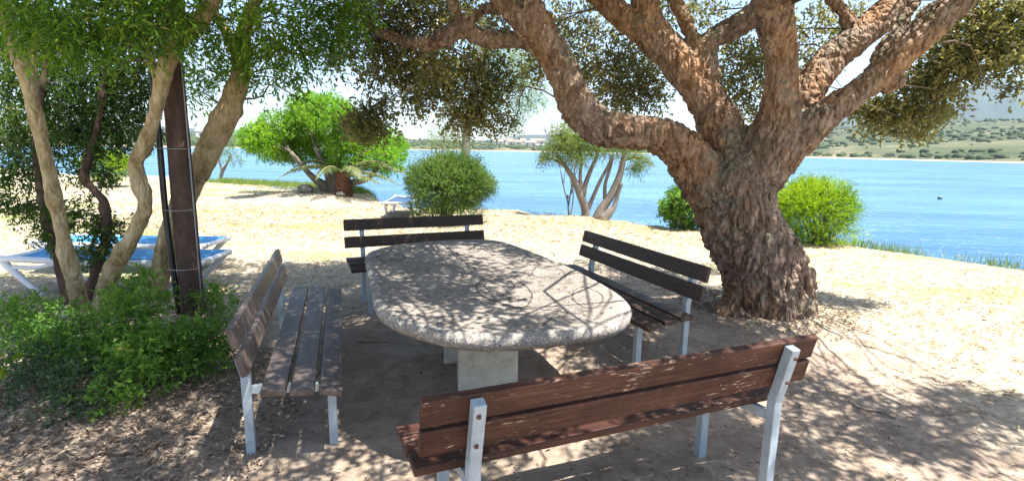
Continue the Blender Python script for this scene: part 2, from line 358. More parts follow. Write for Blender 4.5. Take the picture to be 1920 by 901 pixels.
def gz(x, y):
    x = np.asarray(x, float); y = np.asarray(y, float)
    z = np.zeros_like(x)
    for bx, by, h, r in BUMPS: z = z+h*np.exp(-((x-bx)**2+(y-by)**2)/(2*r*r))
    near = np.exp(-((x/9)**2+((y-4)/8)**2))
    z = z+(.006*vn(x, y, 3.1)+.005*vn(x, y, 8.3, 1.)+.004*vn(x, y, 19., 2.))*(.5+near)
    d = edge_dist(x, y); t = np.clip(-d/1.6, 0, 1); t = t*t*(3-2*t)
    return z*(1-t)-1.5*t-np.clip(-d-1.6, 0, 30)*.05
def gz1(x, y): return float(gz(np.array([x]), np.array([y]))[0])

def grid_axis(lo, a, b, hi, step):
    mid = list(np.arange(a, b+1e-6, step)); l = []; s = step; p = a
    while p > lo: s *= 1.28; p -= s; l.append(max(p, lo))
    r = []; s = step; p = b
    while p < hi: s *= 1.28; p += s; r.append(min(p, hi))
    return np.array(l[::-1]+mid+r)
gx = grid_axis(-380, -7, 9, 110, .055); gy = grid_axis(-150, 1., 9.5, 130, .055)
X, Y = np.meshgrid(gx, gy); Z = gz(X, Y)
def grid_faces(nr, nc):
    i = np.arange(nr-1)[:, None]*nc; j = np.arange(nc-1)[None]
    return np.stack([i+j, i+j+1, i+j+nc+1, i+j+nc], -1).reshape(-1, 4)
V = np.stack([X, Y, Z], -1).reshape(-1, 3)
nf = ((np.abs(V[:, 0]) < 7) & (V[:, 1] > 1) & (V[:, 1] < 9.5))
for i in np.nonzero(nf)[0]:
    x, y = V[i, 0], V[i, 1]
    V[i, 2] += .022*(noise.noise((x*5.2, y*5.2, .3))*.6+noise.noise((x*12, y*12, 4.))*.4)
tag(link('ground', mesh_np('ground', V, grid_faces(len(gy), len(gx))), M['ground']), 'pale dry grass and bare sand ground sloping to the lake', 'ground', kind='structure')

WZ = -.85
wx = np.concatenate([-np.geomspace(6000, 20, 24), np.linspace(-15, 15, 7), np.geomspace(20, 6000, 24)]); wy = np.concatenate([[-600, -100, -20, 0, 5], np.geomspace(10, 7000, 40)])
X, Y = np.meshgrid(wx, wy)
tag(link('lake', mesh_np('lake', np.stack([X, Y, np.full_like(X, WZ)], -1).reshape(-1, 3), grid_faces(len(wy), len(wx))), M['water']), 'rippled blue lake water', 'water', kind='structure')

# far shore: a strip of scrubland rising from the water, then blue mountain ridges behind it
def px_az(x): return math.atan2((x-960), FP*math.cos(PITCH))
AZ = np.radians(np.linspace(-75, 75, 260))
def shore_r(az): return np.interp(np.degrees(az), [-75, -45, -33, -3, 10, 28, 31, 44, 75], [420, 330, 330, 430, 440, 370, 350, 300, 230])
def land_z(az, r):
    d = r-shore_r(az); a = np.degrees(az)
    top = np.interp(a, [-75, -40, -25, -10, 0, 5, 15, 28, 34, 44, 75], [16, 15, 13, 14, 12, 11, 14, 34, 44, 48, 52])
    t = np.clip(d/650, 0, 1); z = WZ+np.clip(d, 0, 8)*.12-np.clip(-d, 0, 40)*.2 + top*(t**.9)*np.clip(d/60, 0, 1)
    x, y = r*np.sin(az), r*np.cos(az)
    return z+np.clip(d/150, 0, 1)*(top*.16)*vn(x, y, .011)+np.clip(d/60, 0, 1)*.9*vn(x, y, .05, 3.)
RR = np.concatenate([np.linspace(-25, 20, 10), np.linspace(30, 1300, 46)])
A, D = np.meshgrid(AZ, RR); R_ = shore_r(A)+D
V = np.stack([R_*np.sin(A), R_*np.cos(A), land_z(A, R_)], -1).reshape(-1, 3)
tag(link('far_shore', mesh_np('far_shore', V, grid_faces(len(RR), len(AZ))), M['scrub']), 'scrub covered slope on the far shore with bare tan patches', 'hillside', kind='structure')
V = []
for off, dz in ((-5, -.4), (-2, .12), (1.5, .4), (4, .2)):
    r = shore_r(AZ)+off; V.append(np.stack([r*np.sin(AZ), r*np.cos(AZ), np.full_like(r, WZ+dz)], -1))
tag(link('far_beach', mesh_np('far_beach', np.vstack(V), grid_faces(4, len(AZ))), M['beach']), 'thin sandy beach line along the far shore', 'beach', kind='structure')

def ridge(name, dist, prof, label, rough, seed, depth=900):
    az = np.radians(np.linspace(-72, 72, 300)); pa = [math.degrees(px_az(p[0])) for p in prof]
    h = np.interp(np.degrees(az), pa, [p[1] for p in prof])*dist/FP
    x = np.degrees(az); h = h*(1+rough*(.5*np.sin(x*.9+seed)+.3*np.sin(x*2.3+seed*2)+.15*np.sin(x*5.1+seed))); h = np.convolve(np.pad(h, 4, 'edge'), np.hanning(11)[1:-1]/np.hanning(11).sum(), 'valid')
    rows = []
    for k, (o, fz) in enumerate([(-1, 0), (-.7, .25), (-.42, .55), (-.2, .82), (0, 1), (.25, .9), (1, 0)]):
        r = dist+o*depth+(30*np.sin(x*3+k) if 0 < k < 6 else 0)
        zz = h*fz*(1+(1-fz)*(.10*np.sin(x*2.7+k*2.1)+.06*np.sin(x*6+k*3.7)))
        rows.append(np.stack([r*np.sin(az), r*np.cos(az), zz-3], -1))
    tag(link(name, mesh_np(name, np.vstack(rows), grid_faces(7, len(az))), M['hill']), label, 'hill', kind='structure')
ridge('mountain', 3300, [(-1500, 20), (0, 22), (400, 24), (700, 12), (900, 14), (980, 26), (1040, 28), (1120, 22), (1300, 30), (1480, 48), (1570, 62), (1680, 88), (1830, 103), (1860, 98), (1960, 104), (2300, 120), (4000, 90)],
      'hazy blue mountain ridge across the lake', .05, 1.3)
ridge('low_ridge', 1700, [(-1500, 16), (0, 17), (420, 20), (760, 12), (950, 12), (1060, 13), (1300, 18), (1540, 44), (1700, 50), (1920, 56), (4000, 55)], 'low dull green ridge behind the far shore', .10, 4.1, 350)

# ------------------------------------------------------------------ foliage tools
def leaves_mesh(name, pos, dirs, nrm, ln, wd, var, off=(0, 0, 0), fold=.25, tipw=.45):
    n = len(pos); dirs = dirs/(np.linalg.norm(dirs, axis=1)[:, None]+1e-9)
    side = np.cross(dirs, nrm); side /= np.linalg.norm(side, axis=1)[:, None]+1e-9
    up = np.cross(side, dirs); ln = np.broadcast_to(ln, n)[:, None]; wd = np.broadcast_to(wd, n)[:, None]
    a = pos; m_ = pos+dirs*ln*tipw; t = pos+dirs*ln-up*ln*.12
    l = m_+side*wd*.5+up*wd*fold; r = m_-side*wd*.5+up*wd*fold
    V = np.stack([a, l, t, r], 1).reshape(-1, 3)-np.asarray(off); b = np.arange(n)[:, None]*4
    F = np.concatenate([b+np.array([0, 2, 1]), b+np.array([0, 3, 2])], 0)
    return mesh_np(name, V, F, False, np.repeat(var, 4))
def unit(n):
    v = rng.normal(size=(n, 3)); return v/np.linalg.norm(v, axis=1)[:, None]
def shoots(centers, radii, nshoot, out=.6, shell=.55, grav=-.1):
    """shoot origins and directions through ellipsoid clumps"""
    C, D_ = [], []
    for c, r, n in zip(centers, radii, nshoot):
        u = unit(n); rad = (shell+(1-shell)*rng.random(n)**.7)[:, None]*(1+.18*vn(u[:, 0], u[:, 1]+u[:, 2], 4., c[0]))[:, None]
        C.append(np.asarray(c)+u*np.asarray(r)*rad); d = u*out+unit(n)*(1-out)+np.array([0, 0, grav]); D_.append(d)
    C = np.vstack(C); D_ = np.vstack(D_); return C, D_/np.linalg.norm(D_, axis=1)[:, None]
def foliage(name, centers, radii, nshoot, per, slen, ln, wd, mat, parent, out=.6, shell=.5, grav=-.1, spread=.9, varbias=0, off=(0, 0, 0), fold=.25, tipw=.45, cull=None):
    C, D_ = shoots(centers, radii, nshoot, out, shell, grav)
    if cull is not None:
        k = cull(C); C, D_ = C[k], D_[k]
    n = len(C); tone = .22*vn(C[:, 0]*1.7, C[:, 1]*1.3+C[:, 2]*2.1, 2.4, 1.7)*2
    t = np.tile(np.linspace(.05, 1, per), n)[:, None]; S = np.repeat(C, per, 0); SD = np.repeat(D_, per, 0)
    sl = np.repeat(slen*(.6+.8*rng.random(n)), per)[:, None]
    pos = S+SD*sl*(t-.3)+np.array([0, 0, -1])*(t**2)*sl*.15
    d = SD*(1-spread*.5)+unit(n*per)*spread; nr = unit(n*per)*.7+np.array([0, 0, .8])
    var = np.clip(np.repeat(rng.random(n)*.5+tone, per)+rng.random(n*per)*.5+varbias, 0, 1)
    o = link(name, leaves_mesh(name, pos, d, nr, ln*(.65+.6*rng.random(n*per)), wd*(.7+.5*rng.random(n*per)), var, off, fold, tipw), M[mat], parent)
    return o, C
def twig_to(T, a, b, r0, r1, sag=.1, seg=5, n=9, jit=.06):
    a, b = np.asarray(a, float), np.asarray(b, float); L = np.linalg.norm(b-a)
    m1 = a+(b-a)*.35+np.array([0, 0, sag*L])+rng.normal(0, jit*L, 3); m2 = a+(b-a)*.7+np.array([0, 0, sag*.6*L])+rng.normal(0, jit*L, 3)
    T.add(np.stack([a, m1, m2, b]), np.array([r0, r0*.75+r1*.25, r0*.4+r1*.6, r1]), seg, n)

def remeshed(name, tubes, voxel, smooth, disp):
    """join limbs into one skin (voxel remesh), then push the skin by bark relief"""
    o = bpy.data.objects.new('tmp', tubes.mesh('tmp')); COL.objects.link(o)
    r = o.modifiers.new('r', 'REMESH'); r.mode = 'VOXEL'; r.voxel_size = voxel; r.use_smooth_shade = True
    s = o.modifiers.new('s', 'SMOOTH'); s.iterations = smooth; s.factor = .5
    dg = bpy.context.evaluated_depsgraph_get(); me = bpy.data.meshes.new_from_object(o.evaluated_get(dg)); me.name = name
    bpy.data.objects.remove(o); n = len(me.vertices); co = np.empty(n*3, np.float32); no = np.empty(n*3, np.float32)
    me.vertices.foreach_get('co', co); me.vertex_normals.foreach_get('vector', no); co = co.reshape(-1, 3); no = no.reshape(-1, 3)
    d = np.array([disp(*map(float, c)) for c in co], np.float32); d = d-d.mean()-.25*d.std(); co = co+no*d[:, None]
    me.vertices.foreach_set('co', co.ravel()); me.polygons.foreach_set('use_smooth', np.ones(len(me.polygons), bool)); me.update()
    return me

# ------------------------------------------------------------------ benches
def make_bench(label, wood, cx, cy, zs, yaw, z0, ls, gaps, wbs, ptop=0.):
    """cx,cy: middle of the seat's rear edge; zs: seat height; z0: ground level under the bench"""
    root = empty('park_bench', (cx, cy, z0), yaw); tag(root, label, 'bench', 'benches round the concrete table')
    L = 1.808*ls; wb = .1157*wbs; gap = .0431*gaps; t = .034; lean = .2171; inset = .188
    # seat planks: two flat, the front one tipped down
    for k, (y, z, w, tl) in enumerate([(.062, -t/2, .120, -.03), (.200, -.012-t/2, .120, -.09), (.338, -.034-t/2, .118, -.24)]):
        o = link('seat_plank', box_mesh('seat_plank', L*(1+random.uniform(-.004, .004)), w, t, .006), M[wood], root)
        o.location = (random.uniform(-.004, .004), y, zs+z); o.rotation_euler = (tl, 0, 0)
    c, n = math.cos(lean), math.sin(lean)
    for q in (wb/2, wb*1.5+gap):
        o = link('back_plank', box_mesh('back_plank', L*(1+random.uniform(-.004, .004)), t, wb, .006), M[wood], root)
        o.location = (random.uniform(-.004, .004), -.0405-n*q-t/2*c, zs+.094+c*q-t/2*n); o.rotation_euler = (lean, 0, 0)
    post = .046; qt = 2*wb+gap-.012-ptop
    yb0 = -.0405-t*c-.003; zb0 = zs+.094-t*n
    for s in (-1, 1):
        x = s*(L/2-inset); a = (x-post/2, x+post/2)
        # rear post: upright from the ground, kinked back to carry the back planks
        k = .10; y1, z1 = yb0+n*k*.6, zb0-c*k*.6
        pts_f = [(y1+.002, -.25), (y1, z1), (yb0-n*qt, zb0+c*qt)]
        poly = [pts_f[0], pts_f[1], pts_f[2], (pts_f[2][0]-post*c, pts_f[2][1]-post*n), (pts_f[1][0]-post, pts_f[1][1]-.004), (pts_f[0][0]-post, -.25)]
        link('rear_post', prism_mesh('rear_post', poly, *a, bev=.004), M['steel'], root)
        yf = .315
        link('leg', prism_mesh('leg', [(yf, -.25), (yf+post, -.25), (yf+post, zs-.085), (yf, zs-.075)], *a, bev=.004), M['steel'], root)
        link('seat_bracket', prism_mesh('seat_bracket', [(y1-.01, zs-.078), (yf+post*.9, zs-.118), (yf+post*.9, zs-.084), (.26, zs-.066), (.0, zs-.040), (y1-.01, zs-.040)], x-.015, x+.015), M['steel'], root)
        for q in (wb*.5, wb*1.5+gap):
            bo = link('bolt', cyl_mesh('bolt', .010, .010, 10, .007), M['rust'], root)
            bo.location = (x+.004*s, yb0-n*q-post*c-.003, zb0+c*q-post*n); bo.rotation_euler = (math.pi/2+lean, 0, 0)
            b2 = link('bolt', cyl_mesh('bolt', .009, .008, 10, .006), M['dark_steel'], root)
            b2.location = (x, -.0405-n*q+.003, zs+.094+c*q); b2.rotation_euler = (-math.pi/2+lean, 0, 0)
        for (y, z, tl) in ((.062, .003, -.03), (.200, -.009, -.09), (.338, -.031, -.24)):
            b3 = link('bolt', cyl_mesh('bolt', .009, .006, 10, .007), M['dark_steel'], root); b3.location = (x, y, zs+z-.002); b3.rotation_euler = (tl, 0, 0)
    return root
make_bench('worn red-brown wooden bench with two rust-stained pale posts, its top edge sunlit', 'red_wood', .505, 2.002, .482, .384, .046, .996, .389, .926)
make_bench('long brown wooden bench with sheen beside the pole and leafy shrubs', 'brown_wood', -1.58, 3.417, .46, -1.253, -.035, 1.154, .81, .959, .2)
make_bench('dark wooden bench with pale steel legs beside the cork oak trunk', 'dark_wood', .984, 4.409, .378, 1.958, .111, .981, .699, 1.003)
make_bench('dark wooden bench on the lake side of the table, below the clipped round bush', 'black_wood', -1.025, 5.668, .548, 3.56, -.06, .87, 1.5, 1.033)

# ------------------------------------------------------------------ concrete table
TZ = .76
out_px = [(690, 470), (735, 458), (800, 451), (880, 447), (940, 450), (1000, 470), (1050, 490), (1100, 513), (1150, 540), (1178, 562), (1184, 580), (1172, 598), (1140, 609), (1080, 619), (980, 629), (870, 630), (780, 611), (722, 588), (702, 568), (696, 540), (690, 510), (685, 485)]
op = np.array([G(x, y, TZ)[:2] for x, y in out_px]); cen = op.mean(0)
ext = np.vstack([op[-3:], op, op[:4]]); cr = catmull(np.hstack([ext, np.zeros((len(ext), 1))]), 8*(len(ext)-1)+1)[24:24+8*len(op), :2]
for _ in range(6): cr = .5*cr+.25*(np.roll(cr, 1, 0)+np.roll(cr, -1, 0))
tb = empty('picnic_table', (cen[0], cen[1], 0)); tag(tb, 'concrete table with rounded slab top and engraved circles between the four benches', 'table')
tang = np.roll(cr, -1, 0)-np.roll(cr, 1, 0); nrm2 = np.stack([tang[:, 1], -tang[:, 0]], -1); nrm2 /= np.linalg.norm(nrm2, axis=1)[:, None]
if np.mean(np.sum(nrm2*(cr-cen), 1)) < 0: nrm2 = -nrm2
TH = .085; rings = []; prof = [(-.62, 0, 1), (-.32, .0, 1), (-.14, .0, 1), (-.055, -.0005, 0), (-.03, -.003, 0), (-.012, -.010, 0), (0, -.024, 0), (.002, -.045, 0), (-.008, -.068, 0), (-.03, -TH, 0)]
for o_, dz, sc in prof:
    p2 = cen+(cr-cen)*(1+o_) if sc else cr+nrm2*o_
    j = .0022*rng.normal(size=len(cr)) if not sc and dz < -.008 else 0
    rings.append(np.column_stack([p2+nrm2*np.reshape(j, (-1, 1)) if np.ndim(j) else p2, np.full(len(cr), TZ+dz)]))
nr, nc = len(rings), len(cr); V = np.vstack(rings+[[[cen[0], cen[1], TZ]], [[cen[0], cen[1], TZ-TH]]])-np.array([cen[0], cen[1], 0])
i = np.arange(nr-1)[:, None]*nc; j = np.arange(nc)[None]; j2 = (j+1) % nc
Q = np.stack([i+j, i+nc+j, i+nc+j2, i+j2], -1).reshape(-1, 4); jj = np.arange(nc); jn = (jj+1) % nc
T1 = np.stack([np.full(nc, nr*nc), jj, jn], -1); T2 = np.stack([np.full(nc, nr*nc+1), (nr-1)*nc+jn, (nr-1)*nc+jj], -1)
top_me = mesh_np('tabletop', V, [Q, T1, T2]); top_me.materials.append(M['table_top']); top_me.materials.append(M['table_edge'])
mi = np.zeros(len(top_me.polygons), np.int32); mi[3*nc:(nr-1)*nc] = 1; mi[(nr-1)*nc+nc:] = 1; top_me.polygons.foreach_set('material_index', mi)
bm = bmesh.new(); bm.from_mesh(top_me); bmesh.ops.recalc_face_normals(bm, faces=bm.faces); bm.to_mesh(top_me); bm.free()
link('tabletop', top_me, None, tb)
AX = math.atan2(.217, .976)                              # table axis leans to the left of straight ahead
def pedestal(x, y, w, d, ztop):
    bm = bmesh.new(); bmesh.ops.create_cube(bm, size=1)
    for v in bm.verts:
        s = 1.0 if v.co.z > 0 else 1.05
        v.co = (v.co.x*w*s, v.co.y*d*s, ztop if v.co.z > 0 else -.15)
    bmesh.ops.bevel(bm, geom=list(bm.edges), offset=.012, segments=2, affect='EDGES', profile=.5)
    me = bpy.data.meshes.new('pedestal'); bm.to_mesh(me); bm.free()
    o = link('pedestal', me, M['pedestal'], tb); o.location = (x-cen[0], y-cen[1], 0); o.rotation_euler = (0, 0, AX*.6)
pedestal(-.165, 3.50, .40, .27, TZ-TH+.004); pedestal(-.30, 4.02, .46, .30, TZ-TH+.004)
def groove(pts, w=.006, closed=False):
    w *= .95
    p = np.array([G(x, y, TZ)[:2] for x, y in pts])
    k = 10*len(p)
    if closed:
        e = np.vstack([p[-2:], p, p[:3]]); q = catmull(np.hstack([e, np.zeros((len(e), 1))]), 10*(len(e)-1)+1)[20:20+10*len(p)+1, :2]
    else: q = catmull(np.hstack([p, np.zeros((len(p), 1))]), k)[:, :2]
    tg = np.gradient(q, axis=0); nn = np.stack([-tg[:, 1], tg[:, 0]], -1); nn /= np.linalg.norm(nn, axis=1)[:, None]+1e-9
    ww = w*(.6+.5*np.abs(vn(np.arange(len(q))*1., 0, .5, w*900)))[:, None]
    V = np.vstack([np.column_stack([q+nn*ww, np.full(len(q), TZ+.0015)]), np.column_stack([q-nn*ww, np.full(len(q), TZ+.0015)])])-np.array([cen[0], cen[1], 0])
    n_ = len(q); i = np.arange(n_-1); F = np.stack([i, i+n_, i+n_+1, i+1], -1)
    link('engraved_line', mesh_np('engraved_line', V, F), M['groove'], tb)
def C6(x, y): return (800+x*.222, 440+y*.222)
groove([C6(420, 440), C6(470, 375), C6(560, 342), C6(690, 355), C6(800, 405), C6(880, 480), C6(880, 550), C6(820, 610), C6(690, 595), C6(560, 555), C6(450, 500)], .007, True)
groove([C6(490, 420), C6(560, 380), C6(680, 385), C6(740, 430), C6(690, 480), C6(580, 490), C6(510, 460)], .006, True)
groove([C6(1235, 540), C6(1250, 470), C6(1330, 445), C6(1430, 475), C6(1490, 530), C6(1440, 605), C6(1330, 610)], .006, True)
groove([C6(890, 320), C6(940, 270), C6(1040, 265), C6(1140, 300), C6(1160, 350), C6(1040, 362), C6(930, 355)], .006, True)
groove([C6(640, 200), C6(760, 270), C6(860, 255), C6(950, 255), C6(860, 210), C6(820, 185)], .006)
groove([C6(240, 140), C6(330, 185), C6(560, 180), C6(450, 110)], .007); groove([C6(60, 220), C6(260, 200), C6(130, 130)], .006)
groove([C6(800, 135), C6(1000, 130), C6(1080, 180), C6(900, 175)], .006); groove([C6(960, 290), C6(1290, 310), C6(1130, 345)], .005)
groove([C6(300, 545), C6(540, 550), C6(760, 620), C6(1080, 640), C6(1065, 690), C6(980, 765)], .006)
groove([(705, 482), (715, 488), (740, 488), (760, 484), (752, 478), (725, 477)], .008, True)

# ------------------------------------------------------------------ sun loungers
def make_lounger(label, p0, p1, width, h, sling, group='sun loungers on the dry lawn', legs=True):
    """p0->p1: head to foot of the bed (plan)"""
    p0, p1 = np.array(p0), np.array(p1); c = (p0+p1)/2; L = np.linalg.norm(p1-p0); yaw = math.atan2(p1[1]-p0[1], p1[0]-p0[0])
    root = empty('sun_lounger', (c[0], c[1], gz1(*c)), yaw); tag(root, label, 'sun lounger', group)
    hw = width/2
    for s in (-1, 1):
        T = Tubes(); T.add([(-L/2, s*hw, h+.03), (-L/2+.12, s*hw, h+.035), (0, s*hw, h), (L/2-.12, s*hw, h+.01), (L/2, s*hw, h+.005)], [.03, .034, .034, .034, .028], 8, 20)
        link('side_rail', T.mesh('side_rail'), M['white_plastic'], root)
        for e in (-1, 1):
            T = Tubes(); x0 = e*(L/2-.06)
            T.add([(x0, s*hw, h), (x0-e*.10, s*hw*1.02, h*.72), (x0-e*.36, s*hw*1.04, .0)], [.036, .036, .028], 8, 10)
            T.add([(x0-e*.05, s*hw, h-.05), (x0-e*.30, s*hw, h-.06), (x0-e*.55, s*hw, h-.01)], [.022, .024, .022], 6, 8)
            link('leg', T.mesh('leg'), M['white_plastic'], root)
    for x in (-L/2+.02, L/2-.02):
        T = Tubes(); T.add([(x, -hw, h+.02), (x, 0, h+.015), (x, hw, h+.02)], [.03, .03, .03], 8, 8); link('end_rail', T.mesh('end_rail'), M['white_plastic'], root)
    nx, ny = 26, 9; xs = np.linspace(-L/2+.04, L/2-.04, nx); ys = np.linspace(-hw+.02, hw-.02, ny); X, Y = np.meshgrid(xs, ys)
    Z = h+.045-.03*(1-(Y/hw)**2)+.008*np.sin(X*9)*(1-(Y/hw)**2)
    V = np.stack([X, Y, Z], -1).reshape(-1, 3); V = np.vstack([V, V-np.array([0, 0, .03])]); F = grid_faces(ny, nx); N_ = nx*ny
    loop = list(range(nx))+[k*nx+nx-1 for k in range(1, ny)]+[(ny-1)*nx+k for k in range(nx-2, -1, -1)]+[k*nx for k in range(ny-2, 0, -1)]
    S = np.array([(a, a+N_, b+N_, b) for a, b in zip(loop, loop[1:]+loop[:1])])
    link('sling', mesh_np('sling', V, [F, F[:, ::-1]+N_, S]), M[sling], root)
    return root
make_lounger('white sun lounger with blue fabric just behind the pale tree stems', (-5.4, 5.6), (-3.28, 5.68), .58, .36, 'blue_sling')
make_lounger('white and blue sun lounger farther back, beyond the one by the stems', (-6.0, 6.62), (-3.85, 6.72), .58, .36, 'blue_sling')
make_lounger('small white lounger with navy fabric standing beside the round bush', (-2.72, 13.4), (-2.62, 11.75), .58, .36, 'navy_sling')

# ------------------------------------------------------------------ wooden pole with conduit
pb = P(364, 605, 4.62); pb[2] = gz1(pb[0], pb[1]); pole = empty('wooden_pole', tuple(pb)); tag(pole, 'dark brown wooden pole with black pipe strapped to it', 'pole')
T = Tubes(); ptop = P(322, 120, 4.62)-pb; hh = ptop[2]
T.add([(0, 0, -.2), tuple(ptop*.35), tuple(ptop*.7), tuple(ptop), tuple(ptop*1.9)], [.10, .095, .09, .085, .075], 18, 40, .012); link('shaft', T.mesh('shaft'), M['dark_bark'], pole)
T = Tubes(); co = np.array([-.135, -.05, 0]); T.add([tuple(co*.75), tuple(co+ptop*.4), tuple(co+ptop*.75), tuple(co*1.1+ptop*1.3)], [.026]*4, 10, 30); link('conduit', T.mesh('conduit'), M['pipe'], pole)
T = Tubes(); c2 = np.array([.098, -.02, 0]); T.add([tuple(c2), tuple(c2+ptop*.5), tuple(c2*.95+ptop), tuple(c2*.9+ptop*1.5)], [.006]*4, 6, 20); link('earth_wire', T.mesh('earth_wire'), M['strap'], pole)
for fz in (.2, .44, .68):
    q = ptop*fz; a = np.linspace(0, 2*np.pi, 25); T = Tubes()
    T.add(np.stack([q[0]-.035+.125*np.cos(a), q[1]-.012+.100*np.sin(a), np.full(25, q[2])], -1), np.full(25, .0045), 5); link('strap', T.mesh('strap'), M['strap'], pole)

# ------------------------------------------------------------------ cork oak
def limb(T, spec, seg=40, n=50):
    pts = np.array([P(x, y, Yd) for x, y, hw, Yd in spec]); rad = np.array([pr(hw, p) for (x, y, hw, Yd), p in zip(spec, pts)])
    T.add(pts, rad, seg, n); return pts, rad
T = Tubes(); LIMBS = []
LIMBS.append(limb(T, [(1440, 720, 100, 4.95), (1438, 660, 98, 4.95), (1436, 610, 92, 4.95), (1440, 550, 86, 4.95), (1430, 505, 82, 4.95), (1408, 460, 77, 4.95), (1390, 420, 74, 4.95), (1378, 378, 76, 4.95), (1378, 335, 70, 4.95), (1395, 295, 50, 4.98)], 64, 80))
for (x0, y0, x1, y1, w0, w1) in ((1380, 590, 1300, 655, 45, 16), (1480, 590, 1545, 640, 45, 14), (1430, 600, 1400, 672, 50, 20), (1400, 600, 1345, 668, 44, 18), (1460, 600, 1470, 672, 50, 20), (1500, 600, 1520, 660, 36, 16)):      # root flare
    limb(T, [(x0, y0, w0, 4.8), ((x0+x1)/2, (y0+y1)/2, (w0+w1)/2, 4.72), (x1, y1, w1, 4.68)], 24, 16)
L1 = [(1355, 385, 48.0, 4.95), (1312, 325, 48.4, 4.90), (1270, 275, 40.0, 4.86), (1228, 252, 33.5, 4.82), (1180, 246, 32.6, 4.8), (1130, 238, 34.4, 4.78), (1088, 205, 33.5, 4.76), (1060, 150, 30.7, 4.74), (1032, 95, 31.6, 4.72), (1000, 45, 33.5, 4.7), (962, 0, 33.5, 4.7), (915, -50, 29.8, 4.68), (850, -110, 22.3, 4.6)]
L1b = [(1018, 95, 20, 4.74), (985, 74, 18, 4.8), (940, 75, 17, 4.9), (900, 68, 17, 5.0), (868, 55, 16, 5.05), (840, 66, 16, 5.1), (800, 82, 14, 5.2), (750, 76, 11, 5.3), (705, 58, 8, 5.4)]
L1c = [(880, 62, 12, 5.03), (862, 30, 10, 5.0), (845, -10, 9, 4.95), (835, -60, 8, 4.9)]
L1d = [(872, 42, 9, 5.0), (905, 20, 11, 5.0), (950, 2, 12, 4.95), (1000, -20, 10, 4.9)]
L2 = [(1380, 345, 50.0, 4.98), (1368, 280, 46.4, 5.08), (1345, 225, 40.0, 5.15), (1318, 175, 37.6, 5.2), (1280, 125, 36.0, 5.25), (1245, 85, 32.0, 5.3), (1222, 45, 24.8, 5.3), (1208, 0, 23.2, 5.3), (1200, -60, 20.8, 5.35)]
L2a = [(1245, 95, 34.0, 5.28), (1200, 55, 25.5, 5.3), (1160, 25, 23.8, 5.35), (1120, -10, 22.1, 5.4), (1075, -50, 18.7, 5.45)]
L2c = [(1318, 150, 34.0, 5.2), (1318, 105, 25.5, 5.22), (1335, 72, 21.2, 5.24), (1375, 52, 22.9, 5.26), (1420, 22, 23.8, 5.3), (1460, -30, 22.1, 5.35)]
L2d = [(1312, 95, 16, 5.22), (1288, 45, 14, 5.25), (1268, 5, 12, 5.3), (1255, -40, 10, 5.35)]
L3 = [(1405, 355, 48.0, 4.95), (1445, 270, 55.8, 4.85), (1462, 215, 43.2, 4.8), (1468, 160, 33.3, 4.76), (1466, 110, 32.4, 4.72), (1456, 60, 36.0, 4.68), (1450, 10, 36.0, 4.62), (1440, -50, 30.6, 4.55)]
L4 = [(1430, 310, 36.0, 4.95), (1500, 195, 34.3, 5.02), (1545, 130, 32.8, 5.1), (1600, 75, 33.5, 5.15), (1655, 30, 34.3, 5.2), (1705, -20, 32.8, 5.25), (1750, -80, 26.5, 5.3)]
L4b = [(1600, 60, 22.0, 5.15), (1580, 20, 15.3, 5.15), (1550, -10, 13.6, 5.15), (1520, -60, 11.9, 5.15)]
L5 = [(1420, 345, 42.0, 4.93), (1495, 255, 41.6, 4.84), (1550, 212, 35.2, 4.8), (1605, 175, 30.4, 4.76), (1655, 135, 33.6, 4.72), (1705, 88, 36.8, 4.68), (1752, 40, 37.6, 4.64), (1800, -5, 36.8, 4.6), (1850, -60, 30.4, 4.55)]
L5b = [(1650, 160, 28, 4.74), (1680, 152, 22, 4.7), (1697, 150, 15, 4.68)]
L5c = [(1640, 120, 14, 4.78), (1665, 85, 14, 4.8), (1690, 45, 13, 4.85), (1720, -5, 12, 4.9)]
for s, sg, n in ((L1, 36, 70), (L1b, 24, 50), (L1c, 16, 20), (L1d, 16, 20), (L2, 36, 60), (L2a, 30, 30), (L2c, 30, 30), (L2d, 20, 20), (L3, 36, 50), (L4, 36, 50), (L4b, 20, 20), (L5, 36, 50), (L5b, 20, 12), (L5c, 16, 20)): LIMBS.append(limb(T, s, sg, n))
def cork_disp(x, y, z):
    w = noise.noise((x*2.2, y*2.2, z*1.6)); w2 = noise.noise((x*6, y*6, z*5+3))*.5
    low = (1.3 if z < 1.2 else max(.5, 1.25-.7*(z-1.2)))*(.75+.6*noise.noise((x*1.3, y*1.3, z*1.3+20)))
    p = (x*8+w*1.6+w2, y*8+w*.9, z*2.7+w*1.5+w2); dd, _ = noise.voronoi(p, distance_metric='DISTANCE', exponent=2.5)
    ed = min((dd[1]-dd[0])*2.6, 1.); plate = (ed**.6-.7)*.05*low
    p = (x*19+w2*2, y*19+w*2, z*6.5+w2*3); dd, _ = noise.voronoi(p, distance_metric='DISTANCE', exponent=2.5)
    ed2 = min((dd[1]-dd[0])*2.2, 1.); plate2 = (ed2**.7-.6)*.024*low
    rid = (.5-abs(noise.noise((x*7+w2, y*7, z*3.0))))*.03*low
    fine = noise.noise((x*30, y*30, z*19))*.012+noise.noise((x*62, y*62, z*45))*.006
    return plate+plate2+rid+fine+noise.noise((x*3.1, y*3.1, z*2.5+9))*.02
cb = P(1438, 655, 4.95); cbz = gz1(cb[0], cb[1]); oak = empty('cork_oak', (cb[0], cb[1], cbz)); tag(oak, 'big gnarled cork oak with thick spreading limbs and rugged bark beside the benches', 'tree')
oakoff = np.array([cb[0], cb[1], cbz])
tr_me = remeshed('trunk', T, .0105, 6, cork_disp)
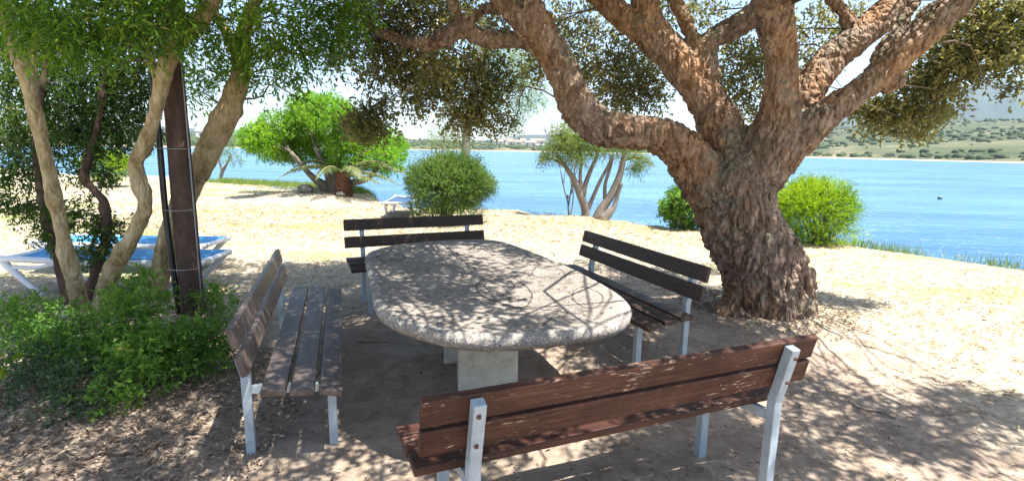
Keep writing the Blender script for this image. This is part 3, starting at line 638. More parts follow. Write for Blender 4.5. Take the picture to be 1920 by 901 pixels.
tr_o = link('trunk', tr_me, M['cork_bark'], oak); tr_me.transform(Matrix.Translation(Vector(-oakoff)))
LP = np.vstack([l[0] for l in LIMBS])
LPd = np.vstack([catmull(l[0], 40) for i_, l in enumerate(LIMBS) if i_ > 0 and len(l[0]) > 3])
# foliage clumps of the oak: (px, py, distance, radius m, shoots); then the canopy overhead
CL = [(880, 175, 6.6, .40, 230), (830, 150, 6.4, .34, 170), (790, 125, 6.2, .32, 140), (770, 180, 6.6, .26, 90), (900, 215, 6.8, .26, 110), (860, 225, 6.7, .20, 70), (930, 150, 6.6, .25, 100), (745, 125, 6.0, .24, 80), (720, 90, 5.8, .25, 90), (700, 40, 5.6, .32, 150),
      (760, 30, 5.8, .32, 150), (820, 20, 6.0, .32, 150), (880, 20, 6.4, .3, 120), (940, 40, 6.6, .28, 90), (800, 110, 5.6, .22, 70), (905, 110, 6.2, .2, 60), (950, 230, 7.0, .12, 20), (700, 150, 6.2, .16, 30),
      (690, 220, 6.4, .22, 90), (672, 235, 6.3, .18, 60), (705, 245, 6.4, .2, 60), (720, 200, 6.3, .13, 20), (650, 105, 5.6, .18, 40),
      (1005, 130, 6.6, .16, 40), (1012, 70, 6.8, .3, 80), (1070, 40, 7.0, .34, 110), (1110, 90, 7.0, .36, 120), (1150, 140, 6.8, .32, 120), (1185, 165, 6.4, .25, 100), (1215, 180, 6.3, .22, 70), (1150, 190, 6.4, .2, 50), (1180, 100, 6.8, .3, 90), (1225, 130, 6.6, .2, 50), (1105, 130, 6.8, .22, 60),
      (1250, 20, 6.6, .28, 60), (1330, 20, 6.8, .3, 70), (1380, 110, 6.6, .3, 110), (1410, 150, 6.4, .26, 90), (1385, 200, 6.6, .22, 60), (1420, 90, 6.6, .24, 60), (1360, 150, 6.8, .2, 40),
      (1520, 60, 6.6, .3, 80), (1540, 110, 6.6, .2, 40), (1600, 30, 6.8, .3, 70),
      (1650, 215, 5.6, .19, 80), (1690, 195, 5.5, .24, 110), (1720, 225, 5.5, .18, 70), (1625, 205, 5.7, .14, 30), (1750, 190, 5.4, .18, 60), (1600, 195, 5.8, .1, 16), (1740, 155, 5.4, .24, 90), (1780, 130, 5.3, .24, 110), (1820, 90, 5.2, .28, 120), (1860, 105, 5.2, .24, 80), (1915, 110, 5.2, .2, 60), (1880, 70, 5.1, .32, 130), (1850, 20, 5.1, .32, 130), (1910, 20, 5.0, .3, 100), (1780, 60, 5.6, .26, 80), (1905, 168, 5.2, .07, 10), (1770, 210, 5.6, .12, 24)]
cc, cr_, cn = [], [], []
for x, y, Yd, r, n in CL: cc.append(P(x, y, Yd)); cr_.append((r*1.5, r*1.4, r*1.08)); cn.append(int(n*1.5))
nvis = len(cc); k = 0
r2 = random.Random(5)
SH = np.array([.372, -.173])
while k < 285:
    x = r2.uniform(-3.6, 5.6); y = r2.uniform(.4, 7.6); z = 1.65+.30*y+r2.uniform(.75, 2.3)
    if ((x-.9)/4.6)**2+((y-4.0)/3.5)**2 > 1: continue
    s = np.array([x, y])-SH*z                              # where its shadow falls
    if s[0] > 2.3 and s[1] > 3.35: continue
    if s[1] > 7.3: continue
    if s[0] < 1.9 and s[1] < 2.75 and s[0] > -.2 and r2.random() < .45: continue
    r = r2.uniform(.2, .42); cc.append(np.array([x, y, z])); cr_.append((r*1.2, r*1.2, r*.7)); cn.append(int(360*r)); k += 1
foliage('crown', cc, cr_, cn, 7, .15, .050, .031, 'cork_leaf', oak, .45, .15, -.12, .95, off=oakoff)
T = Tubes()
for i_, c in enumerate(cc):
    d = np.linalg.norm(LPd-c, axis=1)+.6*np.maximum(0, LPd[:, 2]-c[2]); d = d+(50*(LPd[:, 2] < 2.75) if i_ >= nvis else 0); a = LPd[np.argsort(d)[random.randrange(8)]]
    twig_to(T, a, c, .003+.003*np.linalg.norm(a-c), .0025, .05, 5, 9, .07)
    for _ in range(5):
        b = c+np.array(cr_[i_])*unit(1)[0]*.9; twig_to(T, c+(a-c)*random.uniform(0, .15), b, .005, .0018, .05, 4, 6)
link('twigs', T.mesh('twigs', oakoff), M['twig'], oak)['kind'] = 'stuff'

# ------------------------------------------------------------------ trees and shrubs on the left
def stem_disp(x, y, z): return noise.noise((x*4, y*4, z*3))*.014+max(0, noise.noise((x*7, y*7, z*6))-.25)*.05+noise.noise((x*18, y*18, z*10))*.007+noise.noise((x*45, y*45, z*25))*.003
def stem_tree(name, label, base, specs, mat, cat='tree', vox=.011):
    o = empty(name, tuple(base)); tag(o, label, cat); T = Tubes(); pts = []
    for s in specs: pts.append(catmull(limb(T, s, 20, 40)[0], 30))
    me = remeshed('trunk', T, vox, 3, stem_disp); me.transform(Matrix.Translation(-Vector(base))); link('trunk', me, M[mat], o)
    return o, np.vstack(pts)
def crown_on(o, pts, clumps, per, slen, ln, wd, mat, twig='twig', out=.5, shell=.3, grav=-.2, spread=.8, squash=.85, nb=4, name='crown', fold=.25, tr=.010):
    off = np.array(o.location); c = [P(*q[:3]) for q in clumps]; r = [(q[3]*1.1, q[3]*1.1, q[3]*squash) for q in clumps]; n = [q[4] for q in clumps]
    foliage(name, c, r, n, per, slen, ln, wd, mat, o, out, shell, grav, spread, off=off, fold=fold)
    T = Tubes()
    for ci, ri in zip(c, r):
        a = pts[np.argmin(np.linalg.norm(pts-ci, axis=1)+.5*np.maximum(0, pts[:, 2]-ci[2]))]
        twig_to(T, a, ci, tr, tr*.4, .06)
        for _ in range(nb): twig_to(T, ci, ci+np.array(ri)*unit(1)[0]*.9, tr*.4, .0015, .05, 4, 6)
    link('branches', T.mesh('branches', off), M[twig], o)['kind'] = 'stuff'

b0 = P(180, 625, 4.45); b0[2] = gz1(b0[0], b0[1])
SA = [(188, 665, 24, 4.45), (165, 612, 21, 4.45), (148, 561, 19, 4.45), (128, 483, 18, 4.42), (110, 405, 16, 4.4), (92, 320, 16, 4.38), (76, 250, 16, 4.35), (58, 175, 17, 4.32), (38, 120, 17, 4.3), (18, 58, 15, 4.28), (-5, -10, 13, 4.25), (-20, -90, 11, 4.2)]
SA2 = [(66, 190, 12, 4.34), (60, 120, 11, 4.36), (64, 50, 10, 4.38), (75, -20, 9, 4.4)]
SB = [(188, 660, 22, 4.46), (191, 608, 18, 4.46), (197, 550, 18, 4.46), (215, 500, 19, 4.45), (240, 460, 18, 4.44), (262, 417, 17, 4.43), (273, 380, 16, 4.42), (262, 345, 18, 4.42), (255, 302, 15, 4.42), (277, 258, 16, 4.4), (295, 200, 16, 4.38), (307, 145, 17, 4.36), (322, 90, 18, 4.35), (335, 40, 15, 4.33), (330, -30, 13, 4.3)]
SB2 = [(325, 85, 15, 4.35), (350, 62, 15, 4.33), (378, 32, 15, 4.3), (402, 0, 14, 4.28), (440, -50, 12, 4.2)]
SB3 = [(298, 150, 10, 4.37), (285, 120, 9, 4.4), (268, 80, 8, 4.42), (240, 20, 7, 4.45), (225, -30, 6, 4.5)]
twin, tp = stem_tree('twin_stem_tree', 'tree with two pale crooked stems and narrow green leaves rising from low shrubs', b0, [SA, SA2, SB, SB2, SB3], 'smooth_bark')
crown_on(twin, tp, [(30, 30, 4.0, .25, 72), (90, 40, 4.1, .28, 90), (150, 30, 4.0, .28, 90), (120, 80, 4.2, .2, 48), (180, 70, 4.2, .22, 54), (210, 20, 4.0, .28, 90), (270, 30, 4.0, .25, 66), (250, 80, 4.1, .14, 18), (300, 20, 4.1, .24, 60), (200, 115, 4.3, .12, 14),
        (350, 30, 4.2, .18, 36), (335, 85, 4.2, .1, 12), (15, -40, 3.9, .3, 36), (110, -50, 3.9, .32, 42), (230, -60, 3.9, .32, 36), (340, -50, 4.0, .3, 36), (30, 95, 4.5, .16, 24), (0, 60, 4.4, .25, 54)],
        9, .22, .062, .019, 'narrow_leaf', out=.5, shell=.2, grav=-.3)
b1 = P(287, 590, 5.1); b1[2] = gz1(b1[0], b1[1])
SC = [(284, 625, 20, 5.1), (288, 580, 18, 5.1), (298, 530, 21, 5.08), (308, 485, 21, 5.06), (320, 440, 23, 5.04), (338, 390, 24, 5.02), (365, 330, 25, 5.0), (395, 275, 26, 4.98), (425, 215, 25, 4.95), (444, 165, 22, 4.92), (452, 130, 19, 4.9), (455, 70, 16, 4.85), (480, 0, 13, 4.8), (520, -60, 10, 4.75)]
SC2 = [(452, 120, 14, 4.9), (425, 60, 12, 4.85), (390, 10, 10, 4.8), (370, -40, 9, 4.8)]
lean, lp = stem_tree('leaning_tree', 'tree with one thick leaning trunk behind the dark pole, leaves hanging over the sky', b1, [SC, SC2], 'smooth_bark')
crown_on(lean, lp, [(400, 60, 4.6, .25, 66), (440, 110, 4.7, .18, 42), (460, 60, 4.6, .28, 78), (520, 40, 4.5, .3, 96), (580, 30, 4.5, .3, 96), (630, 50, 4.5, .24, 66), (500, 110, 4.6, .22, 54), (555, 95, 4.6, .22, 54), (600, 100, 4.5, .18, 36), (650, 20, 4.4, .22, 60), (565, 150, 4.6, .10, 14), (560, 185, 4.6, .07, 8), (520, 150, 4.6, .1, 12), (480, 155, 4.7, .1, 10), (385, 130, 4.9, .2, 36), (370, 170, 5.2, .16, 24),
        (640, 105, 4.5, .1, 10), (480, -50, 4.4, .32, 42), (580, -60, 4.3, .32, 42), (670, -50, 4.3, .28, 36), (415, 150, 5.1, .12, 14)], 9, .2, .058, .018, 'narrow_leaf', out=.5, shell=.2, grav=-.35)
b2 = P(125, 520, 5.0); b2[2] = gz1(b2[0], b2[1])
SD = [(130, 600, 16, 5.0), (120, 520, 14, 5.0), (98, 440, 14, 5.0), (82, 380, 12, 5.05), (72, 320, 11, 5.1), (70, 240, 9, 5.15), (80, 160, 8, 5.2), (90, 80, 6, 5.25)]
SE = [(150, 600, 12, 5.0), (175, 520, 11, 5.05), (196, 460, 11, 5.1), (200, 415, 10, 5.1), (195, 380, 10, 5.1), (178, 358, 9, 5.1), (160, 335, 9, 5.12), (165, 300, 10, 5.15), (178, 260, 9, 5.2), (190, 200, 8, 5.25), (200, 120, 6, 5.3)]
dark, dp = stem_tree('dark_leaved_tree', 'small dark leaved tree with crooked stem standing behind the pale twin stems', b2, [SD, SE], 'dark_bark')
crown_on(dark, dp, [(20, 240, 5.2, .26, 140), (60, 290, 5.2, .24, 130), (30, 330, 5.1, .2, 90), (90, 230, 5.4, .28, 150), (140, 200, 5.4, .28, 160), (190, 220, 5.4, .28, 160), (230, 190, 5.4, .28, 150), (260, 240, 5.4, .2, 90), (150, 270, 5.3, .22, 110), (200, 270, 5.3, .2, 100), (120, 140, 5.5, .3, 150), (190, 140, 5.5, .3, 150), (250, 140, 5.5, .26, 110), (60, 150, 5.5, .3, 130), (10, 160, 5.4, .3, 120), (10, 110, 5.5, .25, 80), (285, 180, 5.5, .2, 60), (310, 110, 5.6, .25, 80), (60, 390, 5.1, .16, 60), (110, 400, 5.05, .16, 60), (190, 430, 5.1, .12, 50), (160, 400, 5.15, .18, 60), (20, 390, 5.1, .18, 40), (95, 440, 5.0, .13, 60), (170, 470, 5.0, .15, 50), (200, 330, 5.2, .1, 20), (150, 320, 5.2, .14, 40), (120, 70, 5.6, .3, 130), (220, 70, 5.6, .3, 120), (30, 50, 5.6, .3, 120), (310, 60, 5.6, .25, 80), (225, 420, 5.1, .12, 16), (215, 450, 5.1, .1, 12)],
        9, .16, .052, .020, 'dark_leaf', 'dark_bark', out=.45, shell=.2, grav=-.15, nb=6)

def shrub(label, clumps, per, slen, ln, wd, mat, out=.5, shell=.3, squash=.8, name='low_shrub', cat='shrub', group='low shrubs under the left trees', grav=.15, stems=12, spread=.85, base=None, stem_r=.006, fold=.25, dens=1.15):
    c = [P(*q[:3]) for q in clumps]; mid = np.mean(c, 0) if base is None else np.array(base, float); gzz = gz1(mid[0], mid[1])
    o = empty(name, (mid[0], mid[1], gzz)); tag(o, label, cat, group); off = np.array([mid[0], mid[1], gzz])
    r = [(q[3]*1.35, q[3]*1.3, q[3]*1.15*squash) for q in clumps]
    foliage('foliage', c, r, [int(q[4]*dens) for q in clumps], per, slen, ln, wd, mat, o, out, shell, grav, spread, off=off, fold=fold, cull=lambda C: C[:, 2] > gzz-.05)
    T = Tubes()
    for k in range(stems):
        q = c[k % len(c)]+unit(1)[0]*np.array(r[k % len(c)])*.6; q[2] = max(q[2], gzz+.1)
        a = np.array([mid[0]+.4*(q[0]-mid[0])+random.uniform(-.05, .05), mid[1]+.4*(q[1]-mid[1])+random.uniform(-.05, .05), gzz-.03])
        twig_to(T, a, q, stem_r, stem_r*.35, .1, 5, 7)
    link('stems', T.mesh('stems', off), M['twig'], o)['kind'] = 'stuff'; return o
def K(x, y, r, n, z=.24): return (x, y, float(G(x, y, z)[1]), r, n)
shrub('bright green low shrub round the foot of the dark pole', [K(320, 630, .16, 85, .32), K(395, 625, .16, 95, .3), K(405, 560, .13, 57, .3), K(345, 650, .17, 104), K(300, 640, .17, 95), K(375, 665, .14, 76, .2), K(330, 700, .12, 33, .14)], 9, .11, .036, .017, 'shrub_leaf')
shrub('green low shrub at the foot of the pale twin stems', [K(240, 600, .17, 104, .3), K(220, 650, .17, 104), K(280, 565, .14, 66, .35), K(250, 700, .16, 60, .2), K(215, 740, .13, 44, .14), K(275, 670, .16, 85), K(235, 545, .11, 50, .55), K(215, 575, .1, 40, .5), K(270, 520, .08, 24, .6), K(170, 660, .14, 66)], 9, .11, .037, .018, 'shrub_leaf')
shrub('deep green shrub below the lounger leg, left of the twin stems', [K(100, 600, .18, 95, .3), K(50, 590, .18, 85, .3), K(150, 625, .15, 76), K(110, 650, .16, 85), K(15, 600, .16, 66, .3), K(60, 640, .15, 66)], 9, .11, .036, .017, 'shrub_leaf')
shrub('dull grey-green shrub spreading over the leaf litter', [K(90, 690, .16, 44, .22), K(140, 720, .15, 44, .18), K(50, 720, .14, 33, .16), K(110, 760, .12, 24, .10), K(30, 690, .12, 22), K(170, 760, .10, 22, .1)], 9, .12, .037, .016, 'dull_leaf')
shrub('tiny yellow-green seedling with broad leaves at the edge of the leaf litter', [K(14, 682, .06, 8, .2)], 4, .07, .06, .035, 'lime_leaf', name='seedling', cat='plant', group=None, stems=4, dens=1)
shrub('thin leafy shoots between the pole and the long brown bench', [(395, 545, 4.5, .08, 14), (410, 580, 4.5, .09, 18)], 8, .12, .034, .015, 'shrub_leaf', stems=6)

# ------------------------------------------------------------------ shore trees, bushes, palm
def simple_tree(name, label, base, stems, clumps, per, slen, ln, wd, leaf, bark, **kw):
    base = np.array(base, float); base[2] = gz1(base[0], base[1])
    o = empty(name, tuple(base)); tag(o, label, 'tree', kw.pop('group', None)); T = Tubes(); pts = []
    for s in stems: pts.append(catmull(limb(T, s, 9, 20)[0], 16))
    link('trunk', T.mesh('trunk', base), M[bark], o)
    if clumps: crown_on(o, np.vstack(pts), clumps, per, slen, ln, wd, leaf, bark, **kw)
    return o
YT = 16.4
cl = []
r3 = random.Random(3)
for (x, y) in [(490, 258), (520, 235), (560, 222), (600, 212), (640, 218), (500, 275), (540, 260), (580, 245), (620, 240), (660, 240), (560, 285), (600, 275), (640, 268), (680, 262), (700, 290), (720, 268), (725, 300), (655, 300), (620, 300), (480, 262), (735, 280), (530, 280), (575, 200), (625, 205)]:
    cl.append((x, y, YT+r3.uniform(-1.1, 1.4), r3.uniform(.42, .6), 330))
simple_tree('umbrella_tree', 'bright green spreading tree with low branching stems on a mound by the lake', P(618, 366, YT),
    [[(612, 372, 12, YT), (608, 350, 10, YT), (590, 335, 7, YT-.1), (570, 315, 5, YT-.2), (545, 285, 4, YT-.4)], [(618, 372, 11, YT), (618, 345, 8, YT+.1), (610, 315, 6, YT+.1), (590, 275, 4, YT)], [(626, 372, 12, YT), (632, 345, 8, YT), (650, 315, 6, YT), (680, 285, 4, YT)], [(630, 365, 9, YT), (655, 345, 7, YT-.2), (690, 335, 5, YT-.3), (715, 305, 4, YT-.4)], [(622, 360, 8, YT), (630, 320, 6, YT+.2), (640, 270, 4, YT+.2)]],
    cl, 8, .20, .085, .036, 'pine_leaf', 'grey_bark', out=.6, shell=.45, grav=.2, tr=.02)
# palm
pbase = P(645, 372, 16.0); pbase[2] = gz1(pbase[0], pbase[1])
palm = empty('short_palm', tuple(pbase)); tag(palm, 'short palm with rough reddish stump and arching fronds beside the spreading tree', 'palm')
bm = bmesh.new(); prev = None
for k in range(10):
    z = k*.065-.1; r = .26*(1-.03*k)
    for j in range(16):
        a = j*math.tau/16+(k % 2)*math.tau/32; v = [bm.verts.new((math.cos(a+da)*rr, math.sin(a+da)*rr, z+dz)) for da, rr, dz in ((-.19, r*.93, 0), (.19, r*.93, 0), (0, r*1.16, .10), (0, r*.9, .13))]
        bm.faces.new((v[0], v[1], v[2])); bm.faces.new((v[0], v[2], v[3])); bm.faces.new((v[1], v[3], v[2])); bm.faces.new((v[0], v[3], v[1]))
bmesh.ops.create_cone(bm, cap_ends=True, segments=16, radius1=.25, radius2=.20, depth=.75, matrix=Matrix.Translation((0, 0, .27)))
me = bpy.data.meshes.new('stump'); bm.to_mesh(me); bm.free(); M['palm_stump'] = plain('palm_stump', (.13, .065, .042), .9, 0, .1, .3, 12); link('stump', me, M['palm_stump'], palm)
def frond(az, L, rise, droop):
    t = np.linspace(0, 1, 14); h = np.array([math.cos(az), math.sin(az), 0]); p = h[None]*(t*L*.9)[:, None]; p[:, 2] = .6+rise*t*L-droop*L*t*t
    T = Tubes(); T.add(p, np.linspace(.022, .006, 14), 5); V0 = np.vstack(T.V); 
    side = np.array([-h[1], h[0], 0]); q = catmull(p, 46)[4:]; tg = np.gradient(q, axis=0); tg /= np.linalg.norm(tg, axis=1)[:, None]
    pos = np.vstack([q, q]); sg = np.repeat([1, -1], len(q))[:, None]; tt = np.tile(np.linspace(0, 1, len(q)), 2)
    d = side*sg*.8+np.vstack([tg, tg])*.7+np.array([0, 0, -.28])+rng.normal(0, .08, (2*len(q), 3)); ll = .30*np.sin(np.clip(.15+tt*.9, 0, 1)*np.pi)+.08
    lm = leaves_mesh('frond', pos, d, np.tile([0, 0, 1.], (len(pos), 1)), ll, .028, rng.random(len(pos)), tipw=.3)
    o = link('frond', lm, M['palm_leaf'], palm); link('rachis', T.mesh('rachis'), M['palm_leaf_stem'], o)
M['palm_leaf_stem'] = plain('palm_leaf_stem', (.25, .2, .08), .7)
for k, (a, L, r_, d_) in enumerate([(3.3, 1.7, .55, .62), (2.9, 1.6, .75, .7), (3.7, 1.5, .6, .6), (-.1, 1.9, .45, .45), (-.4, 1.8, .25, .35), (.3, 1.8, .6, .55), (1.2, 1.5, .8, .7), (2.1, 1.5, .8, .7), (4.5, 1.3, .7, .75), (5.3, 1.5, .6, .6), (-.2, 1.5, .8, .7), (-.65, 1.6, .1, .2)]): frond(a, L*1.25, r_, d_)
for k, (x, y, s, lb) in enumerate([(575, 373, .24, 'large grey stone at the left foot of the spreading tree mound'), (640, 380, .15, 'small brown-grey stone in front of the short palm stump')]):
    p = P(x, y, 15.9-.1*k); bm = bmesh.new(); bmesh.ops.create_icosphere(bm, subdivisions=3, radius=s)
    for v in bm.verts: v.co *= 1+.3*noise.noise(v.co*6+Vector((k*3., 0, 0)))+.08*noise.noise(v.co*20); v.co.z *= .6
    me = bpy.data.meshes.new('stone'); bm.to_mesh(me); bm.free(); o = link('stone', me, M['stone']); o.location = (p[0], p[1], gz1(p[0], p[1])+s*.2)
    tag(o, lb, 'stone')

def bush(name, label, base, center, rad, nsh, per, slen, ln, wd, leaf, group=None, lump=6, stems=14, out=.75, grav=.2, shell=.72, squash=1.0, extra=()):
    base = np.array(base, float); base[2] = gz1(base[0], base[1])
    o = empty(name, tuple(base)); tag(o, label, 'bush', group); c = np.array(center); cs, rs, ns = [c], [tuple(np.array(rad)*.9)], [int(nsh*.75)]
    for _ in range(lump):
        u = unit(1)[0]; u[2] = abs(u[2])*.9-.15; cs.append(c+u*np.array(rad)*random.uniform(.5, .78)); rs.append(tuple(np.array(rad)*random.uniform(.28, .5))); ns.append(nsh//6)
    for e in extra: cs.append(np.array(e[0])); rs.append(e[1]); ns.append(e[2])
    foliage('foliage', cs, rs, ns, per, slen, ln, wd, leaf, o, out, shell, grav, .8, off=base, cull=lambda C: C[:, 2] > base[2]+.02)
    T = Tubes()
    for k in range(stems):
        u = unit(1)[0]; u[2] = abs(u[2]); twig_to(T, base+np.array([u[0]*.15, u[1]*.15, -.05]), c+u*np.array(rad)*.8, .022, .006, .02, 5, 8)
    link('stems', T.mesh('stems', base), M['grey_bark'], o)['kind'] = 'stuff'; return o
Yb = 11.4
bc = P(838, 345, Yb); sx_ = 83*Yb/FP
bush('round_bush', 'dense round clipped green bush behind the farthest bench', P(838, 425, Yb), bc, (sx_, sx_*.95, 60*Yb/FP), 4200, 8, .17, .042, .018, 'round_leaf', lump=10, shell=.62,
     extra=[(P(838, 395, Yb), (sx_*.85, sx_*.85, .35), 700), (P(870, 320, Yb), (sx_*.5, sx_*.5, .4), 300)])
shrub('wispy pale shrub growing up behind the round bush', [(800, 290, 13.0, .3, 60), (835, 270, 13.0, .35, 80), (865, 285, 13.0, .3, 60), (820, 255, 13.0, .2, 30), (845, 250, 13, .2, 20)], 9, .3, .05, .014, 'pale_leaf', name='wispy_shrub', group=None, grav=.6, base=P(838, 400, 13.0), stems=40, stem_r=.008)
c2 = P(1522, 390, 9.6)
bush('lime_bush', 'bright lime-green feathery bush on the bank behind the cork oak trunk', P(1535, 462, 9.6), c2, (.76, .66, .62), 1900, 10, .22, .05, .013, 'lime_leaf', lump=7, shell=.6, out=.85, grav=.3,
     extra=[(P(1545, 440, 9.5), (.6, .5, .25), 350)])
c3 = P(1290, 388, 11.2)
bush('dark_bush', 'glossy darker green bush on the bank left of the cork oak trunk', P(1290, 430, 11.2), c3, (.62, .55, .48), 900, 7, .15, .07, .04, 'shrub_leaf', lump=5, shell=.6)
bush('lawn_bush', 'bright green bush on the far side of the lawn behind the dark leaved tree', P(205, 345, 19), P(200, 312, 19), (.75, .7, .62), 700, 7, .25, .09, .03, 'lime_leaf', lump=5)
simple_tree('slim_tree', 'thin pale wispy tree on the shore beyond the leaning trunk', P(415, 335, 23.5), [[(413, 338, 4, 23.5), (417, 322, 3.5, 23.5), (425, 308, 2.5, 23.5), (432, 290, 2, 23.5)], [(417, 322, 2.5, 23.5), (410, 300, 2, 23.5), (402, 285, 1.5, 23.5)]],
    [(430, 290, 23.5, .45, 40), (415, 280, 23.5, .4, 36), (445, 300, 23.5, .35, 26), (400, 290, 23.5, .35, 26), (428, 270, 23.5, .3, 16)], 8, .3, .09, .03, 'pale_leaf', 'grey_bark', shell=.2)
YW = 13.1
simple_tree('willowy_tree', 'many-stemmed grey tree with sparse yellow-green leaves on the bank edge', P(1110, 402, YW),
    [[(1098, 412, 9, YW), (1097, 390, 8, YW), (1085, 358, 7, YW), (1075, 335, 6, YW), (1060, 312, 4, YW), (1045, 290, 3, YW)], [(1092, 372, 6, YW), (1098, 345, 5, YW), (1108, 318, 4, YW), (1118, 295, 3, YW), (1125, 270, 2, YW)], [(1090, 365, 5, YW), (1088, 330, 3.5, YW), (1090, 300, 3, YW), (1085, 265, 2, YW)],
     [(1120, 412, 11, YW-.1), (1128, 392, 9, YW-.1), (1145, 368, 8, YW-.1), (1158, 340, 7, YW-.1), (1165, 318, 6, YW-.1), (1170, 290, 4, YW-.1), (1180, 265, 3, YW-.1)], [(1101, 396, 5, YW), (1110, 374, 4, YW), (1125, 340, 3.5, YW), (1140, 312, 3, YW), (1150, 290, 2, YW)], [(1134, 372, 4, YW), (1135, 345, 3.5, YW), (1143, 318, 3, YW), (1150, 295, 2, YW)],
     [(1130, 412, 10, YW-.2), (1143, 397, 8, YW-.2), (1152, 385, 5, YW-.2), (1160, 360, 3.5, YW-.2), (1166, 343, 3, YW-.2)], [(1060, 312, 3, YW), (1040, 300, 2, YW), (1025, 298, 1.5, YW)], [(1170, 300, 3, YW), (1195, 295, 2, YW), (1212, 305, 1.5, YW)]],
    [(1040, 285, YW, .3, 200), (1065, 265, YW, .36, 280), (1095, 270, YW+.3, .36, 280), (1080, 295, YW, .3, 200), (1055, 250, YW, .28, 160), (1020, 298, YW, .15, 80), (1120, 285, YW, .26, 120), (1150, 280, YW, .26, 96), (1185, 290, YW, .28, 144), (1205, 305, YW, .22, 120), (1190, 320, YW, .16, 64), (1125, 255, YW+.2, .3, 144), (1165, 262, YW, .28, 96), (1100, 240, YW, .25, 104)],
    9, .26, .055, .018, 'willow_leaf', 'grey_bark', shell=.2, grav=-.1)
# bare tree behind it and the tall pale tree over the round bush
T = Tubes(); bb = P(1075, 385, 16.5); bb[2] = gz1(bb[0], bb[1])
o = empty('bare_tree', tuple(bb)); tag(o, 'nearly leafless grey tree with fine twigs behind the many-stemmed tree', 'tree')
def grow(a, d, L, r, lev):
    b = a+d*L; T.add(np.stack([a, a+d*L*.5+rng.normal(0, .04*L, 3), b]), [r, r*.8, r*.6], 5, 6)
    if lev == 0: return
    for k in range(3 if lev > 1 else 2):
        dd = d+rng.normal(0, .30, 3)+np.array([0, 0, .22]); dd /= np.linalg.norm(dd); grow(a+d*L*random.uniform(.55, 1), dd, L*random.uniform(.6, .8), r*.55, lev-1)
grow(bb-np.array([0, 0, .1]), np.array([-.10, 0, 1.]), 1.9, .05, 4)
bt = link('trunk', T.mesh('trunk', bb), M['grey_bark'], o)
foliage('crown', [P(1030, 190, 16.5), P(1070, 170, 16.5), P(1000, 215, 16.5)], [(.7, .6, .6)]*3, [26, 26, 16], 6, .25, .06, .02, 'pale_leaf', o, off=bb)
simple_tree('tall_pale_tree', 'tall soft pale green tree with a thin brown trunk behind the round bush', P(874, 390, 14.0),
    [[(874, 395, 9, 14), (873, 330, 8, 14), (873, 270, 8, 14), (880, 210, 6, 14), (900, 140, 5, 14), (915, 70, 4, 14)], [(878, 225, 5, 14), (920, 175, 4, 14), (960, 130, 3, 14)], [(875, 240, 4, 14), (850, 190, 3, 14), (835, 140, 3, 14)]],
    [(960, 130, 14.2, .5, 220), (990, 160, 14.2, .42, 160), (940, 90, 14.2, .5, 200), (900, 120, 14.2, .5, 180), (975, 200, 14.2, .36, 120), (1000, 110, 14.2, .35, 100), (860, 130, 14.2, .5, 160), (930, 180, 14.0, .4, 140), (965, 235, 14.2, .25, 48), (890, 60, 14.2, .5, 160), (845, 195, 14.2, .3, 80), (1010, 190, 14.2, .25, 48), (820, 90, 14.2, .45, 120)],
    9, .32, .07, .018, 'pale_leaf', 'grey_bark', shell=.15, grav=-.25)

# ------------------------------------------------------------------ buoy, far houses
bp = G(1762, 373, WZ); bu = empty('mooring_buoy', tuple(bp)); tag(bu, 'small dark mooring buoy floating on the open water', 'buoy')
bm = bmesh.new(); bmesh.ops.create_uvsphere(bm, u_segments=14, v_segments=8, radius=.12)
for v in bm.verts: v.co.z = v.co.z*.8+.05
me = bpy.data.meshes.new('float'); bm.to_mesh(me); bm.free(); link('float', me, M['buoy'], bu)
o = link('mooring_ring', cyl_mesh('mooring_ring', .045, .06, 8, .03), M['white_plastic'], bu); o.location = (0, 0, .16)
def house(x, dist, w, d, h, label):
    az = px_az(x); p = np.array([dist*math.sin(az), dist*math.cos(az), 0]); p[2] = float(land_z(np.array([az]), np.array([dist]))[0])-.5
    r = empty('house', tuple(p), -az); tag(r, label, 'house', 'small houses on the far shore')
    o = link('wall', box_mesh('wall', w, d, h, 0), M['house_wall'], r); o.location = (0, 0, h/2)
    link('roof', prism_mesh('roof', [(-d*.58, h+.01), (d*.58, h+.01), (0, h+d*.28)], -w*.54, w*.54), M['house_roof'], r)
    for k in (-1, 1):
        o = link('window', box_mesh('window', w*.14, .12, h*.35, 0), M['pipe'], r); o.location = (k*w*.25, -d/2-.02, h*.55)
for k, (x, dd) in enumerate([(933, 640), (948, 700), (962, 660), (975, 720), (990, 650), (1004, 690), (776, 620), (400, 560)]):
    house(x, dd, 10+4*(k % 3), 8, 4.5+(k % 2)*2.5, 'tiny pale house with brown roof among scrub on the far shore')

# ------------------------------------------------------------------ uncountable ground cover
n = 9000; az = np.radians(rng.uniform(-60, 60, n)); r = shore_r(az)+10+rng.random(n)**1.4*800; kk = vn(r*np.sin(az), r*np.cos(az)*1.7, .022, 2.)+.45*rng.random(n) > .16; az, r = az[kk], r[kk]; n = len(r)
bm = bmesh.new(); bmesh.ops.create_icosphere(bm, subdivisions=1, radius=1); iv = np.array([v.co[:] for v in bm.verts]); if_ = np.array([[v.index for v in f.verts] for f in bm.faces]); bm.free()
Vs = []; Fs = []
for k in range(n):
    s = random.uniform(.5, 1.9)*(1+r[k]/1600); q = iv*np.array([s*random.uniform(.9, 1.4), s, s*random.uniform(.7, 1.05)])*(1+.22*rng.normal(size=(len(iv), 1)))
    Vs.append(q+np.array([r[k]*math.sin(az[k]), r[k]*math.cos(az[k]), float(land_z(az[k:k+1], r[k:k+1])[0])+s*.2])); Fs.append(if_+k*len(iv))
